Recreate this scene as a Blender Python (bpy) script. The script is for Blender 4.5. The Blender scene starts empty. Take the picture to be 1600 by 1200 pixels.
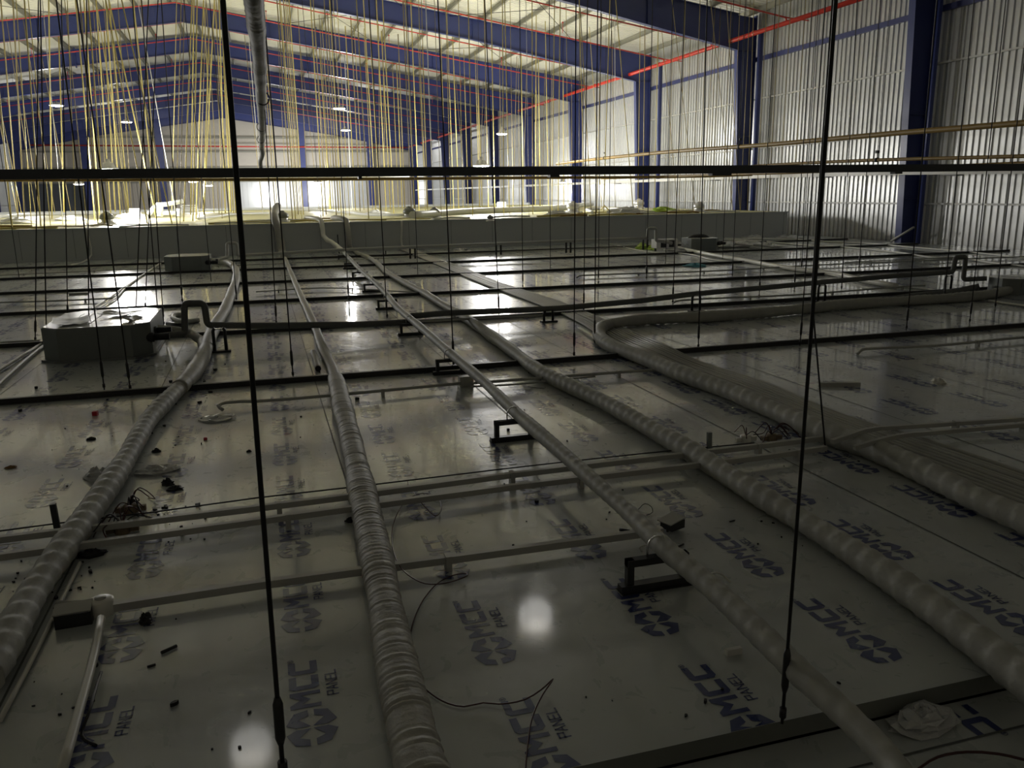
import bpy, math, random
from mathutils import Vector, Matrix
random.seed(7)
sc = bpy.context.scene
C = sc.collection
PI = math.pi
# ------------------------------------------------------------------ camera
F = 1285.0
def _d(x, y): return Vector(((x-800)/F, -(y-600)/F, -1.0))
_Y = _d(403, 308).normalized()
_X = _d(5200, 236).normalized(); _X = (_X - _Y*_X.dot(_Y)).normalized()
_Z = _X.cross(_Y)
R3 = Matrix((_X, _Y, _Z))
EYE = Vector((0, 0, 1.5))
cam = bpy.data.cameras.new('camera'); co = bpy.data.objects.new('camera', cam); C.objects.link(co)
co.matrix_world = Matrix.Translation(EYE) @ R3.to_4x4()
cam.sensor_width = 36; cam.lens = F/1600*36; cam.clip_start = .05; cam.clip_end = 400
sc.camera = co
def ray(x, y): return R3 @ _d(x, y)
def G(x, y, z=0.0):                      # point of the place at height z seen at (x, y)
    r = ray(x, y); return EYE + r*((z-EYE.z)/r.z)
def AX(x, y, X): r = ray(x, y); return EYE + r*(X/r.x)
def AY(x, y, Y): r = ray(x, y); return EYE + r*(Y/r.y)
# ------------------------------------------------------------------ light, world, exposure
w = bpy.data.worlds.new('world'); sc.world = w; w.use_nodes = True
bg = w.node_tree.nodes['Background']; bg.inputs[0].default_value = (.55, .62, .75, 1); bg.inputs[1].default_value = .02
vs = sc.view_settings; vs.view_transform = 'Standard'; vs.look = 'None'; vs.gamma = 1; vs.use_curve_mapping = False
vs.exposure = 0.2
WARM = (1.0, .98, .945)
# ------------------------------------------------------------------ materials
def mat(name, col, rough=.5, metal=0, spec=.5, bump=0, bscale=20, var=0, vscale=3, emit=0, trans=0, ior=1.5):
    m = bpy.data.materials.new(name); m.use_nodes = True
    nt = m.node_tree; b = nt.nodes['Principled BSDF']
    b.inputs['Base Color'].default_value = (*col, 1); b.inputs['Roughness'].default_value = rough
    b.inputs['Metallic'].default_value = metal; b.inputs['IOR'].default_value = ior
    b.inputs['Specular IOR Level'].default_value = spec
    if emit: b.inputs['Emission Color'].default_value = (*col, 1); b.inputs['Emission Strength'].default_value = emit
    if trans: b.inputs['Transmission Weight'].default_value = trans
    tc = nt.nodes.new('ShaderNodeTexCoord')
    if var:
        n = nt.nodes.new('ShaderNodeTexNoise'); n.inputs['Scale'].default_value = vscale; n.inputs['Detail'].default_value = 5
        nt.links.new(tc.outputs['Object'], n.inputs['Vector'])
        mx = nt.nodes.new('ShaderNodeMix'); mx.data_type = 'RGBA'
        mx.inputs[6].default_value = (*[c*(1-var) for c in col], 1); mx.inputs[7].default_value = (*[min(1, c*(1+var)) for c in col], 1)
        nt.links.new(n.outputs['Fac'], mx.inputs[0]); nt.links.new(mx.outputs[2], b.inputs['Base Color'])
    if bump:
        n = nt.nodes.new('ShaderNodeTexNoise'); n.inputs['Scale'].default_value = bscale; n.inputs['Detail'].default_value = 3
        nt.links.new(tc.outputs['Object'], n.inputs['Vector'])
        bp = nt.nodes.new('ShaderNodeBump'); bp.inputs['Strength'].default_value = bump; bp.inputs['Distance'].default_value = .01
        nt.links.new(n.outputs['Fac'], bp.inputs['Height']); nt.links.new(bp.outputs['Normal'], b.inputs['Normal'])
    return m
def film(name, col, marks=True):         # glossy wrinkled protective film on the steel skin
    m = bpy.data.materials.new(name); m.use_nodes = True
    nt = m.node_tree; b = nt.nodes['Principled BSDF']; L = nt.links.new
    b.inputs['IOR'].default_value = 1.6; b.inputs['Coat Weight'].default_value = .55; b.inputs['Coat Roughness'].default_value = .065; b.inputs['Coat IOR'].default_value = 1.7
    tc = nt.nodes.new('ShaderNodeTexCoord')
    mp = nt.nodes.new('ShaderNodeMapping'); mp.inputs['Scale'].default_value = (1, .8, 1); L(tc.outputs['Object'], mp.inputs[0])
    n1 = nt.nodes.new('ShaderNodeTexNoise'); n1.inputs['Scale'].default_value = 1.3; n1.inputs['Detail'].default_value = 6; n1.inputs['Roughness'].default_value = .6; L(mp.outputs[0], n1.inputs['Vector'])
    n2 = nt.nodes.new('ShaderNodeTexNoise'); n2.inputs['Scale'].default_value = 9; n2.inputs['Detail'].default_value = 5; n2.inputs['Distortion'].default_value = 1.5; L(mp.outputs[0], n2.inputs['Vector'])
    cr = nt.nodes.new('ShaderNodeMix'); cr.data_type = 'RGBA'
    cr.inputs[6].default_value = (*[c*.8 for c in col], 1); cr.inputs[7].default_value = (*[c*1.15 for c in col], 1)
    L(n1.outputs['Fac'], cr.inputs[0]); L(cr.outputs[2], b.inputs['Base Color'])
    mr = nt.nodes.new('ShaderNodeMapRange'); mr.inputs[1].default_value = .35; mr.inputs[2].default_value = .7; mr.inputs[3].default_value = .26; mr.inputs[4].default_value = .42
    L(n2.outputs['Fac'], mr.inputs[0]); L(mr.outputs[0], b.inputs['Roughness'])
    ad = nt.nodes.new('ShaderNodeMath'); ad.operation = 'MULTIPLY_ADD'; ad.inputs[1].default_value = .25
    L(n2.outputs['Fac'], ad.inputs[0]); L(n1.outputs['Fac'], ad.inputs[2])
    bp = nt.nodes.new('ShaderNodeBump'); bp.inputs['Strength'].default_value = .28; bp.inputs['Distance'].default_value = .012
    L(ad.outputs[0], bp.inputs['Height']); L(bp.outputs['Normal'], b.inputs['Normal'])
    return m
M = {}
M['film'] = film('panel_film', (.47, .50, .48))
M['ink'] = film('blue_print', (.018, .034, .15))
M['seam'] = mat('seam', (.10, .105, .10), .5)
M['edge'] = mat('panel_edge', (.16, .17, .15), .6, var=.2)
M['platface'] = mat('platform_skin', (.46, .48, .47), .35, var=.05, vscale=.6)
M['plattop'] = mat('platform_top', (.60, .57, .30), .5, var=.35, vscale=1.2)
M['blue'] = mat('blue_paint', (.038, .053, .19), .35, var=.1)
M['bluelt'] = mat('blue_paint_girt', (.045, .055, .17), .4)
M['roof'] = mat('roof_sheet', (.72, .715, .67), .45, var=.08, vscale=.5)
M['wall'] = mat('wall_sheet', (.60, .61, .60), .32, metal=.35, var=.18, vscale=.35)
M['endw'] = mat('end_wall_sheet', (.52, .48, .41), .55, var=.05)
M['endd'] = mat('dark_sheet', (.10, .11, .12), .6)
M['purlin'] = mat('galvanised_purlin', (.27, .265, .22), .5, metal=.2, var=.1)
M['girt'] = mat('girt', (.55, .55, .52), .4)
M['red'] = mat('red_pipe_paint', (.62, .045, .03), .35)
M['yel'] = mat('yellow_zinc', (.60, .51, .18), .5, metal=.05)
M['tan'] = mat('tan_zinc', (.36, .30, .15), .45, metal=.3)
M['white'] = mat('white_rod', (.75, .76, .75), .4)
M['dark'] = mat('shaded_rod_steel', (.035, .035, .033), .45, metal=.3)  # near rods' yellow zinc darkened in the colour for backlight; also braces, hangers
M['beam'] = mat('dark_steel_tube', (.05, .056, .06), .45)
M['rail'] = mat('dark_rail', (.045, .045, .04), .5, var=.3)
M['cond'] = mat('grey_conduit', (.42, .42, .38), .5)
M['gas'] = mat('ochre_pipe', (.27, .17, .035), .45)
M['tray'] = mat('white_tray', (.75, .75, .72), .4)
M['wrap'] = mat('tape_wrap', (.39, .39, .345), .62, bump=.2, bscale=30, var=.15, vscale=9)
M['foil'] = mat('crinkled_foil_sleeve', (.42, .41, .36), .6, bump=.25, bscale=40, var=.1, vscale=12)
M['oldwrap'] = mat('weathered_wrap', (.24, .225, .18), .6, bump=.4, bscale=25, var=.3, vscale=6)
M['foam'] = mat('grey_foam', (.13, .135, .125), .7, bump=.4, bscale=50)
M['pvc'] = mat('white_pvc', (.70, .69, .62), .4)
M['black'] = mat('black_rubber', (.012, .012, .012), .6)
M['steel'] = mat('black_steel', (.02, .021, .02), .4)
M['zinc'] = mat('bright_zinc', (.6, .6, .56), .25, metal=.9)
M['acbox'] = mat('galvanised_box', (.20, .215, .205), .4, metal=.3, var=.1)
M['actop'] = mat('box_top_film', (.38, .385, .35), .25, bump=.6, bscale=5, var=.1)
M['card'] = mat('cardboard', (.30, .17, .07), .8)
M['plastic'] = mat('clear_plastic', (.75, .76, .74), .15, bump=.8, bscale=25, trans=.35)
M['wire'] = mat('dark_red_wire', (.055, .012, .01), .4)
M['cable'] = mat('black_cable', (.012, .012, .014), .5)
M['redp'] = mat('red_plastic', (.5, .01, .02), .4)
M['teal'] = mat('teal_cloth', (.10, .32, .38), .8, bump=.5)
M['lime'] = mat('lime_plastic', (.45, .62, .10), .4, bump=.6)
M['ply'] = mat('brown_box', (.20, .15, .09), .7)
M['shell'] = mat('lamp_shell', (.6, .6, .6), .3, metal=.5)
def glow(name, col, s): 
    m = mat(name, col, .5, emit=s); return m
M['glow'] = glow('lamp_glow', (1, .98, .93), 60)
M['glow2'] = glow('far_lamp_glow', (1, .97, .9), 14)
M['glow3'] = glow('roof_lamp_glow', (1, .93, .8), .9)
# ------------------------------------------------------------------ mesh helpers
class MB:
    def __init__(s): s.v = []; s.f = []; s.m = []; s.sm = []
    def add(s, vs_, fs, mi=0, sm=False):
        o = len(s.v); s.v += [tuple(p) for p in vs_]
        for f in fs: s.f.append([i+o for i in f]); s.m.append(mi); s.sm.append(sm)
    def box(s, x0, x1, y0, y1, z0, z1, mi=0, T=None):
        p = [Vector((x, y, z)) for z in (z0, z1) for y in (y0, y1) for x in (x0, x1)]
        if T: p = [T @ q for q in p]
        s.add(p, [(0, 2, 3, 1), (4, 5, 7, 6), (0, 1, 5, 4), (2, 6, 7, 3), (0, 4, 6, 2), (1, 3, 7, 5)], mi)
    def prism(s, poly, z0, z1, mi=0, T=None):
        n = len(poly); p = [Vector((a, b, z0)) for a, b in poly] + [Vector((a, b, z1)) for a, b in poly]
        if T: p = [T @ q for q in p]
        fs = [tuple(range(n-1, -1, -1)), tuple(range(n, 2*n))] + [(i, (i+1) % n, n+(i+1) % n, n+i) for i in range(n)]
        s.add(p, fs, mi)
    def tube(s, pts, r, seg=8, mi=0, fn=None, caps=True, sx=1, sz=1, sq=False):
        pts = [Vector(p) for p in pts]; n = len(pts); ring = []
        up = Vector((0, 0, 1)); prev = None
        for i, p in enumerate(pts):
            t = (pts[min(i+1, n-1)] - pts[max(i-1, 0)])
            if t.length < 1e-9: t = Vector((0, 1, 0))
            t.normalize()
            if prev is None: a = t.cross(up if abs(t.z) < .9 else Vector((1, 0, 0)))
            else: a = prev - t*prev.dot(t)
            if a.length < 1e-6: a = t.cross(Vector((.3, .2, .9)))
            a.normalize(); prev = a; b = a.cross(t)
            rr = r[i] if isinstance(r, (list, tuple)) else r
            for k in range(seg):
                an = 2*PI*(k+(.5 if sq else 0))/seg; q = rr*(fn(i, an) if fn else 1)
                ring.append(p + a*(math.cos(an)*q*sx) + b*(math.sin(an)*q*sz))
        fs = [(i*seg+k, i*seg+(k+1) % seg, (i+1)*seg+(k+1) % seg, (i+1)*seg+k) for i in range(n-1) for k in range(seg)]
        s.add(ring, fs, mi, not sq)
        if caps:
            o = len(s.v) - n*seg
            s.f.append([o+k for k in range(seg-1, -1, -1)]); s.m.append(mi); s.sm.append(False)
            s.f.append([o+(n-1)*seg+k for k in range(seg)]); s.m.append(mi); s.sm.append(False)
    def lathe(s, prof, seg=16, mi=0, T=None):
        p = [Vector((r*math.cos(2*PI*k/seg), r*math.sin(2*PI*k/seg), z)) for r, z in prof for k in range(seg)]
        if T: p = [T @ q for q in p]
        n = len(prof)
        s.add(p, [(i*seg+k, i*seg+(k+1) % seg, (i+1)*seg+(k+1) % seg, (i+1)*seg+k) for i in range(n-1) for k in range(seg)], mi, True)
    def build(s, name, mats, parent=None, loc=None):
        me = bpy.data.meshes.new(name)
        off = Vector(loc) if loc is not None else Vector((0, 0, 0))
        me.from_pydata([(a-off.x, b-off.y, c-off.z) for a, b, c in s.v], [], s.f)
        for m in (mats if isinstance(mats, (list, tuple)) else [mats]): me.materials.append(M[m])
        me.polygons.foreach_set('material_index', s.m); me.polygons.foreach_set('use_smooth', s.sm); me.update()
        o = bpy.data.objects.new(name, me); C.objects.link(o)
        if parent is not None: o.parent = parent
        elif loc is not None: o.location = off
        return o
def tag(o, label, cat, group=None, kind=None):
    o['label'] = label; o['category'] = cat
    if group: o['group'] = group
    if kind: o['kind'] = kind
    return o
def thing(name, label, cat, loc=(0, 0, 0), rz=0, group=None):
    o = bpy.data.objects.new(name, None); C.objects.link(o); o.location = loc; o.rotation_euler.z = rz; o.empty_display_size = .1
    return tag(o, label, cat, group)
def struct(o): o['kind'] = 'structure'; return o
def smooth(pts, step=.12, closed=False):
    pts = [Vector(p) for p in pts]
    if len(pts) < 3:
        n = max(1, int((pts[1]-pts[0]).length/step)); return [pts[0].lerp(pts[1], i/n) for i in range(n+1)]
    out = []
    for i in range(len(pts)-1):
        p0 = pts[max(i-1, 0)]; p1 = pts[i]; p2 = pts[i+1]; p3 = pts[min(i+2, len(pts)-1)]
        L = (p2-p1).length; n = max(2, int(L/step))
        if (p1-p0).length < 1e-6: p0 = p1-(p2-p1)
        if (p3-p2).length < 1e-6: p3 = p2+(p2-p1)
        # centripetal-ish tangents
        m1 = ((p2-p1)/max(L, 1e-6) + (p1-p0)/max((p1-p0).length, 1e-6))*.5*L
        m2 = ((p2-p1)/max(L, 1e-6) + (p3-p2)/max((p3-p2).length, 1e-6))*.5*L
        for k in range(n):
            t = k/n; t2 = t*t; t3 = t2*t
            out.append(p1*(2*t3-3*t2+1) + m1*(t3-2*t2+t) + p2*(-2*t3+3*t2) + m2*(t3-t2))
    out.append(pts[-1]); return out
def rounded(pts, rad=.06, k=6):
    pts = [Vector(p) for p in pts]; out = [pts[0]]
    for a, p, c in zip(pts[:-2], pts[1:-1], pts[2:]):
        u = a-p; v = c-p; d = min(rad, u.length*.49, v.length*.49); u = p+u.normalized()*d; v = p+v.normalized()*d
        for i in range(k+1):
            t = i/k; out.append(u*(1-t)**2 + p*(2*t*(1-t)) + v*t*t)
    out.append(pts[-1]); return out
def gp(lst, z): return [G(x, y, z) for x, y in lst]
ORD = ['first', 'second', 'third', 'fourth', 'fifth', 'sixth', 'seventh', 'eighth', 'ninth', 'tenth', 'eleventh', 'twelfth', 'thirteenth', 'fourteenth', 'fifteenth', 'sixteenth', 'seventeenth', 'eighteenth', 'nineteenth', 'twentieth']
def ordw(i):
    if i < 20: return ORD[i]
    t = ['twenty', 'thirty', 'forty', 'fifty'][i//10-2+0] if (i+1) % 10 else None
    n = i+1; tens = {2: 'twenty', 3: 'thirty', 4: 'forty', 5: 'fifty', 6: 'sixty'}[n//10]
    if n % 10 == 0: return tens[:-1]+'ieth'
    return tens+'-'+ORD[n % 10-1]
# ------------------------------------------------------------------ the setting
XW = 17.6; XL = -23.2; YE = 95.5; RX = -2.8; YF = 1.79; YP = 23.2; XP = 16.2; ZP = .8
FR = [19.1+8.45*i for i in range(-1, 10)]
def ztop(x): return 10.45 - .149*abs(x-RX)         # top of the rafters
def zbot(x):
    a = abs(x-RX); return 9.62 - .149*a - max(0, a-12)*.05
# floor slab with printed film, seams
fl = MB()
fl.box(XL, 17.35, YF, YP+.3, -.06, 0)
o = fl.build('floor', ['edge', 'film', 'ink', 'seam']); 
bpy.data.objects.remove(o)
fl = MB()
fl.add([(XL, YF, 0), (17.35, YF, 0), (17.35, YP+.3, 0), (XL, YP+.3, 0)], [(0, 1, 2, 3)], 1)
fl.add([(XL, YF, 0), (17.35, YF, 0), (17.35, YF, -.06), (XL, YF, -.06)], [(0, 3, 2, 1)], 0)
fl.add([(17.35, YF, 0), (17.35, YP+.3, 0), (17.35, YP+.3, -.06), (17.35, YF, -.06)], [(0, 3, 2, 1)], 0)
fl.add([(XL, YF, -.06), (17.35, YF, -.06), (17.35, YP+.3, -.06), (XL, YP+.3, -.06)], [(0, 3, 2, 1)], 0)
def rect(u0, v0, u1, v1): return [(u0, v0), (u1, v0), (u1, v1), (u0, v1)]
# one mark in reading frame: u along the panel (0 .. .48), v towards the letter tops; polygons are convex or simple
def cshape(u, w, v0, v1, t, k=.012):
    return [[(u, v0+k), (u+k, v0), (u+t, v0), (u+t, v1), (u+k, v1), (u, v1-k)],
            rect(u+t, v0, u+w, v0+t), rect(u+t, v1-t, u+w, v1)]
MK = []
ve = [(-1, .07), (-.70, .74), (-.10, .95), (-.10, .56), (-.52, .46), (-.06, .07)]
cu, cv = .086, 0.0; hu, hv = .086, .073
def blade(su, sv):   # blade lies along v (across), mirrored
    # two convex pieces
    a = [(-1, .27), (-.68, .88), (-.5, .5), (-.62, .05)]
    b = [(-.68, .88), (-.12, 1), (-.12, .66), (-.5, .5)]
    c = [(-.62, .05), (-.5, .5), (-.04, .06)]
    for q in (a, b, c): MK.append([(cu+su*p[1]*hu, cv+sv*p[0]*hv) for p in q])
for su in (1, -1):
    for sv in (1, -1): blade(su, sv)
LV0, LV1 = -.034, .058   # letter band (v)
MK += [rect(.185, LV0, .203, LV1), rect(.252, LV0, .270, LV1),
       [(.203, LV1), (.203, LV1-.034), (.2275, LV1-.062), (.2275, LV1-.030)], [(.2275, LV1-.030), (.2275, LV1-.062), (.252, LV1-.034), (.252, LV1)]]
MK += cshape(.283, .075, LV0, LV1, .023) + cshape(.370, .075, LV0, LV1, .023)
# PANEL in small strokes
def strokes(word, u, v, h, wd, t):
    S = {'P': [(0, 0, 0, 1), (0, 1, 1, 1), (1, 1, 1, .5), (1, .5, 0, .5)], 'A': [(0, 0, .5, 1), (.5, 1, 1, 0), (.2, .35, .8, .35)],
         'N': [(0, 0, 0, 1), (0, 1, 1, 0), (1, 0, 1, 1)], 'E': [(0, 0, 0, 1), (0, 1, 1, 1), (0, .5, .9, .5), (0, 0, 1, 0)], 'L': [(0, 0, 0, 1), (0, 0, 1, 0)],
         'o': [(0, .3, .3, 0), (.3, 0, .7, 0), (.7, 0, 1, .3), (1, .3, 1, .7), (1, .7, .7, 1), (.7, 1, .3, 1), (.3, 1, 0, .7), (0, .7, 0, .3), (.35, .2, .35, .8), (.35, .8, .65, .7), (.65, .7, .35, .5), (.4, .5, .7, .2)]}
    for ch in word:
        for a, b, c, d in S[ch]:
            p = Vector((u+a*wd, v+b*h)); q = Vector((u+c*wd, v+d*h)); dd = (q-p).normalized(); nn = Vector((-dd.y, dd.x))*t*.5; p -= dd*t*.4; q += dd*t*.4
            MK.append([tuple(p-nn), tuple(q-nn), tuple(q+nn), tuple(p+nn)])
        u += wd*1.45
strokes('PANEL', .232, -.088, .032, .020, .0055)
strokes('o', .448, .040, .017, .017, .002)
def mark(x, y, z, flip=False, y1=1e9, y0=-1e9):
    s = -1 if flip else 1
    for poly in MK:
        pts = [(x - s*v, y + s*(u-.0)) for u, v in poly]
        # clip at the panel ends
        ys = [p[1] for p in pts]
        if max(ys) > y1 or min(ys) < y0:
            if min(ys) >= y1 or max(ys) <= y0: continue
            pts = [(a, min(max(b, y0), y1)) for a, b in pts]
        area = sum(pts[i][0]*pts[(i+1) % len(pts)][1]-pts[(i+1) % len(pts)][0]*pts[i][1] for i in range(len(pts)))
        if abs(area) < 1e-7: continue
        if area < 0: pts = pts[::-1]
        fl.add([(a, b, z) for a, b in pts], [tuple(range(len(pts)))], 2)
PITCH = .645
for k in range(-8, 15):
    for j, dx in enumerate((-.57, .03)):
        X = 1.21*k + dx
        ph = 2.08 + .245*k + random.uniform(-.02, .02)
        n = int((ph-YF)/PITCH)+1
        y = ph - n*PITCH
        while y < YP:
            if y > YF-.45: mark(X, y, .0012, y0=YF+.002, y1=YP)
            y += PITCH
    xs = .335+1.21*k
    fl.add([(xs-.004, YF, .0016), (xs+.004, YF, .0016), (xs+.004, YP, .0016), (xs-.004, YP, .0016)], [(0, 1, 2, 3)], 3)
# lower row of panels in front
fl.add([(XL, -4, -.07), (17.35, -4, -.07), (17.35, YF, -.07), (XL, YF, -.07)], [(0, 1, 2, 3)], 1)
for X, y in ((1.93, 2.08), (2.53, 2.02), (3.14, 2.24), (1.93, 1.44)): mark(X, y, -.0685, True, y1=YF-.02)
fl.add([(1.2, YF-.16, -.068), (6, YF-.16, -.068), (6, YF-.152, -.068), (1.2, YF-.152, -.068)], [(0, 1, 2, 3)], 3)
struct(fl.build('floor', ['edge', 'film', 'ink', 'seam']))
# base floor of the hall far below the panels
b = MB(); b.add([(XL-.5, -6, -.5), (XW+.3, -6, -.5), (XW+.3, YE+.3, -.5), (XL-.5, YE+.3, -.5)], [(0, 1, 2, 3)])
struct(b.build('floor_base', 'edge'))
# side walls: trapezoidal ribs
def ribwall(name, X, sgn, y0, y1, z0, z1, m):
    b = MB(); p = .2; n = int((y1-y0)/p); prof = []
    for i in range(n):
        y = y0+i*p; prof += [(0, y), (0, y+.10), (.035, y+.125), (.035, y+.175)]
    prof.append((0, y1))
    vs_ = [(X - sgn*a, yy, z) for z in (z0, z1) for a, yy in prof]; k = len(prof)
    b.add(vs_, [(i, i+1, k+i+1, k+i) for i in range(k-1)])
    return struct(b.build(name, m))
ribwall('wall_right', XW, 1, -4, YE, -.5, ztop(XW)+.35, 'wall')
ribwall('wall_left', XL, -1, -4, YE, -.5, ztop(XL)+.35, 'wall')
b = MB(); b.add([(XL, -4, -.5), (XW, -4, -.5), (XW, -4, 8), (RX, -4, 10.8), (XL, -4, 8)], [(0, 1, 2, 3, 4)]); struct(b.build('wall_front', 'endw'))
# roof with ribs running down the slope
b = MB(); p = .25; prof = []
for i in range(int((YE+4)/p)):
    y = -4+i*p; prof += [(0, y), (0, y+.15), (.03, y+.18), (.03, y+.22)]
k = len(prof); vs_ = []
for X in (XL-.3, RX, XW+.3): vs_ += [(X, yy, ztop(X)+.24-a) for a, yy in prof]
b.add(vs_, [(j*k+i, j*k+i+1, (j+1)*k+i+1, (j+1)*k+i) for j in (0, 1) for i in range(k-1)])
struct(b.build('ceiling', 'roof'))
# end wall: horizontal cladding above, ribbed sheets and dark openings below
b = MB()
def EW(x, y): return AY(x, y, YE)
zs = EW(400, 284).z
b.add([(XL, YE, zs), (XW, YE, zs), (XW, YE, ztop(XW)+.3), (RX, YE, ztop(RX)+.3), (XL, YE, ztop(XL)+.3)], [(0, 1, 2, 3, 4)], 0)
xa, xb_, xc, xd = EW(37, 300).x, EW(145, 300).x, EW(375, 300).x, EW(575, 300).x
b.box(xa, xb_, YE-.02, YE+.1, -.5, zs, 1)
pr = []
x = xb_
for x0, x1, m in ((XL, xa, 2), (xb_, xc, 0), (xc, xd, 2), (xd, XW, 0)):
    x = x0
    while x < x1-.01:
        x2 = min(x+.5, x1); q = (x2-x)
        b.add([(x, YE, -.5), (x+q*.6, YE, -.5), (x+q*.6, YE, zs), (x, YE, zs)], [(0, 1, 2, 3)], m)
        b.add([(x+q*.6, YE-.05, -.5), (x2, YE-.05, -.5), (x2, YE-.05, zs), (x+q*.6, YE-.05, zs)], [(0, 1, 2, 3)], m)
        x = x2
for yy in (215, 237, 262, 284):
    z = EW(300, yy).z; b.box(XL, XW, YE-.22, YE-.02, z-.08, z+.08, 3)
struct(b.build('wall_back', ['endw', 'endd', 'wall', 'purlin']))
# portal frames
for i, Y in enumerate(FR):
    nm = {0: 'portal frame outside the picture nearest the camera', 1: 'blue steel portal frame with the nearest wide dark column on the right', 2: 'blue steel portal frame, second visible column from the right edge'}.get(i, 'blue steel portal frame crossing the hall, %s one into the distance' % ordw(i-1))
    T = thing('portal_frame', nm, 'steel frame', (RX, Y, 0))
    for sx, XX in ((1, XW-.15), (-1, XL+.15)):
        b = MB(); dep0, dep1 = .48, .72
        xo, xi0, xi1 = XX, XX-sx*dep0, XX-sx*dep1; zt = ztop(XX-sx*.5); zk = zbot(xi1)
        P = lambda x, y, z: (x-RX, y, z)
        # web
        b.add([P(xo, -.008, -.5), P(xi0, -.008, -.5), P(xi1, -.008, zk), P(xi1, -.008, zt), P(xo, -.008, ztop(XX))], [(0, 1, 2, 3, 4)])
        b.add([P(xo, .008, -.5), P(xi0, .008, -.5), P(xi1, .008, zk), P(xi1, .008, zt), P(xo, .008, ztop(XX))], [(4, 3, 2, 1, 0)])
        for xa0, xa1, zz in ((xi0, xi1, zk), (xo, xo, zt)):
            t = -sx*.014
            vs_ = [P(xa0, -.12, -.5), P(xa0, .12, -.5), P(xa1, .12, zz), P(xa1, -.12, zz), P(xa0+t, -.12, -.5), P(xa0+t, .12, -.5), P(xa1+t, .12, zz), P(xa1+t, -.12, zz)]
            b.add(vs_, [(0, 1, 2, 3), (7, 6, 5, 4), (0, 4, 5, 1), (1, 5, 6, 2), (2, 6, 7, 3), (3, 7, 4, 0)])
        for zz in (1.2, 3.4, zk): b.box(min(xo, xi1)-RX, max(xo, xi0)-RX, -.10, .10, zz-.006, zz+.006) if zz == zk else b.box(min(xo, xi0)-RX, max(xo, xi0)-RX, -.1, .1, zz-.006, zz+.006)
        b.build('column', 'blue', T)
        b = MB()
        xs = [RX] + [RX+sx*d for d in (4, 8, 12, 16)] + [xi1]
        for a, c in zip(xs[:-1], xs[1:]):
            for yy in (-.006, .006): b.add([P(a, yy, zbot(a)), P(c, yy, zbot(c)), P(c, yy, ztop(c)), P(a, yy, ztop(a))], [(0, 1, 2, 3)])
            for fz, t in ((zbot, .016), (ztop, -.016)):
                vs_ = [P(a, -.11, fz(a)), P(a, .11, fz(a)), P(c, .11, fz(c)), P(c, -.11, fz(c))]; vs_ += [(q[0], q[1], q[2]+t) for q in vs_]
                b.add(vs_, [(0, 1, 2, 3), (7, 6, 5, 4), (0, 4, 5, 1), (1, 5, 6, 2), (2, 6, 7, 3), (3, 7, 4, 0)])
            b.box(a-RX-.006, a-RX+.006, -.1, .1, zbot(a), ztop(a))
        # bolted splice plates
        xq = RX+sx*6.2
        b.box(xq-RX-.02, xq-RX+.02, -.13, .13, zbot(xq)-.12, ztop(xq)+.1)
        b.build('rafter', 'blue', T)
# purlins along the roof
n = 0
for sx in (1, -1):
    for j in range(14 if sx > 0 else 14):
        x = RX+sx*(.45+1.5*j)
        if x > XW-.2 or x < XL+.2: continue
        z = ztop(x); b = MB()
        b.box(x-.006, x+.006, -4, YE, z, z+.2); b.box(x-.065, x, -4, YE, z, z+.01); b.box(x, x+.065, -4, YE, z+.19, z+.2)
        o = b.build('purlin', 'purlin', loc=(x, 0, z))
        tag(o, 'grey roof purlin running into the distance, %s from the ridge on the %s slope' % (ordw(j), 'right' if sx > 0 else 'left'), 'roof beam', 'purlins under the roof sheets')
# girts on the right wall
for z, m, nm in ((1.08, 'girt', 'lowest pale girt along the right wall just above the raised platform'), (2.98, 'girt', 'pale girt along the right wall at the height of the ochre pipe'), (4.7, 'girt', 'thin pale girt across the middle of the right wall'), (6.05, 'bluelt', 'blue girt high on the right wall below the red pipe')):
    b = MB(); b.box(XW-.12, XW-.04, -3, YE, z-.045 if m == 'girt' else z-.09, z+.0 if m == 'girt' else z+.06)
    tag(b.build('wall_girt', m, loc=(XW-.1, 0, z)), nm, 'wall rail')
for z, nm in ((1.1, 'lower pale girt along the left wall'), (4.7, 'upper pale girt along the left wall')):
    b = MB(); b.box(XL+.04, XL+.12, 20, YE, z-.05, z); tag(b.build('wall_girt', 'girt', loc=(XL+.1, 20, z)), nm, 'wall rail')
# end wall posts
for i, px in enumerate((128, 245, 466, 571)):
    q = EW(px+8, 262); b = MB()
    zt = ztop(q.x)
    b.box(q.x-.32, q.x+.32, YE-.26, YE-.24, -.5, zt); b.box(q.x-.02, q.x+.02, YE-.5, YE-.26, -.5, zt); b.box(q.x-.32, q.x+.32, YE-.52, YE-.5, -.5, zt)
    tag(b.build('wall_post', 'blue', loc=(q.x, YE-.4, -.5)), 'blue steel post on the far end wall, %s from the left' % ordw(i), 'steel post')
# bracing rods in the roof
n = 0
for i in (2, 3, 5):
    for sx, a, c in ((1, 4.5, 9), (1, 11, 16.5), (-1, 4.5, 10)):
        for s in (0, 1):
            x0, x1 = RX+sx*a, RX+sx*c
            p0 = (x0, FR[i+s]+(.2 if s == 0 else -.2), ztop(x0)-.12); p1 = (x1, FR[i+1-s]+(-.2 if s == 0 else .2), ztop(x1)-.12)
            b = MB(); b.tube([p0, p1], .012, 5); o = b.build('brace_rod', 'dark', loc=p0); n += 1
            tag(o, 'thin diagonal brace, %s roof slope, bay %s, %s of its pair%s' % ('right' if sx > 0 else 'left', ['second', 'third', 'fourth', 'fifth', 'sixth'][i-2], ['first', 'second'][s], ', by the eave' if a == 11 else ''), 'bracing rod')
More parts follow.
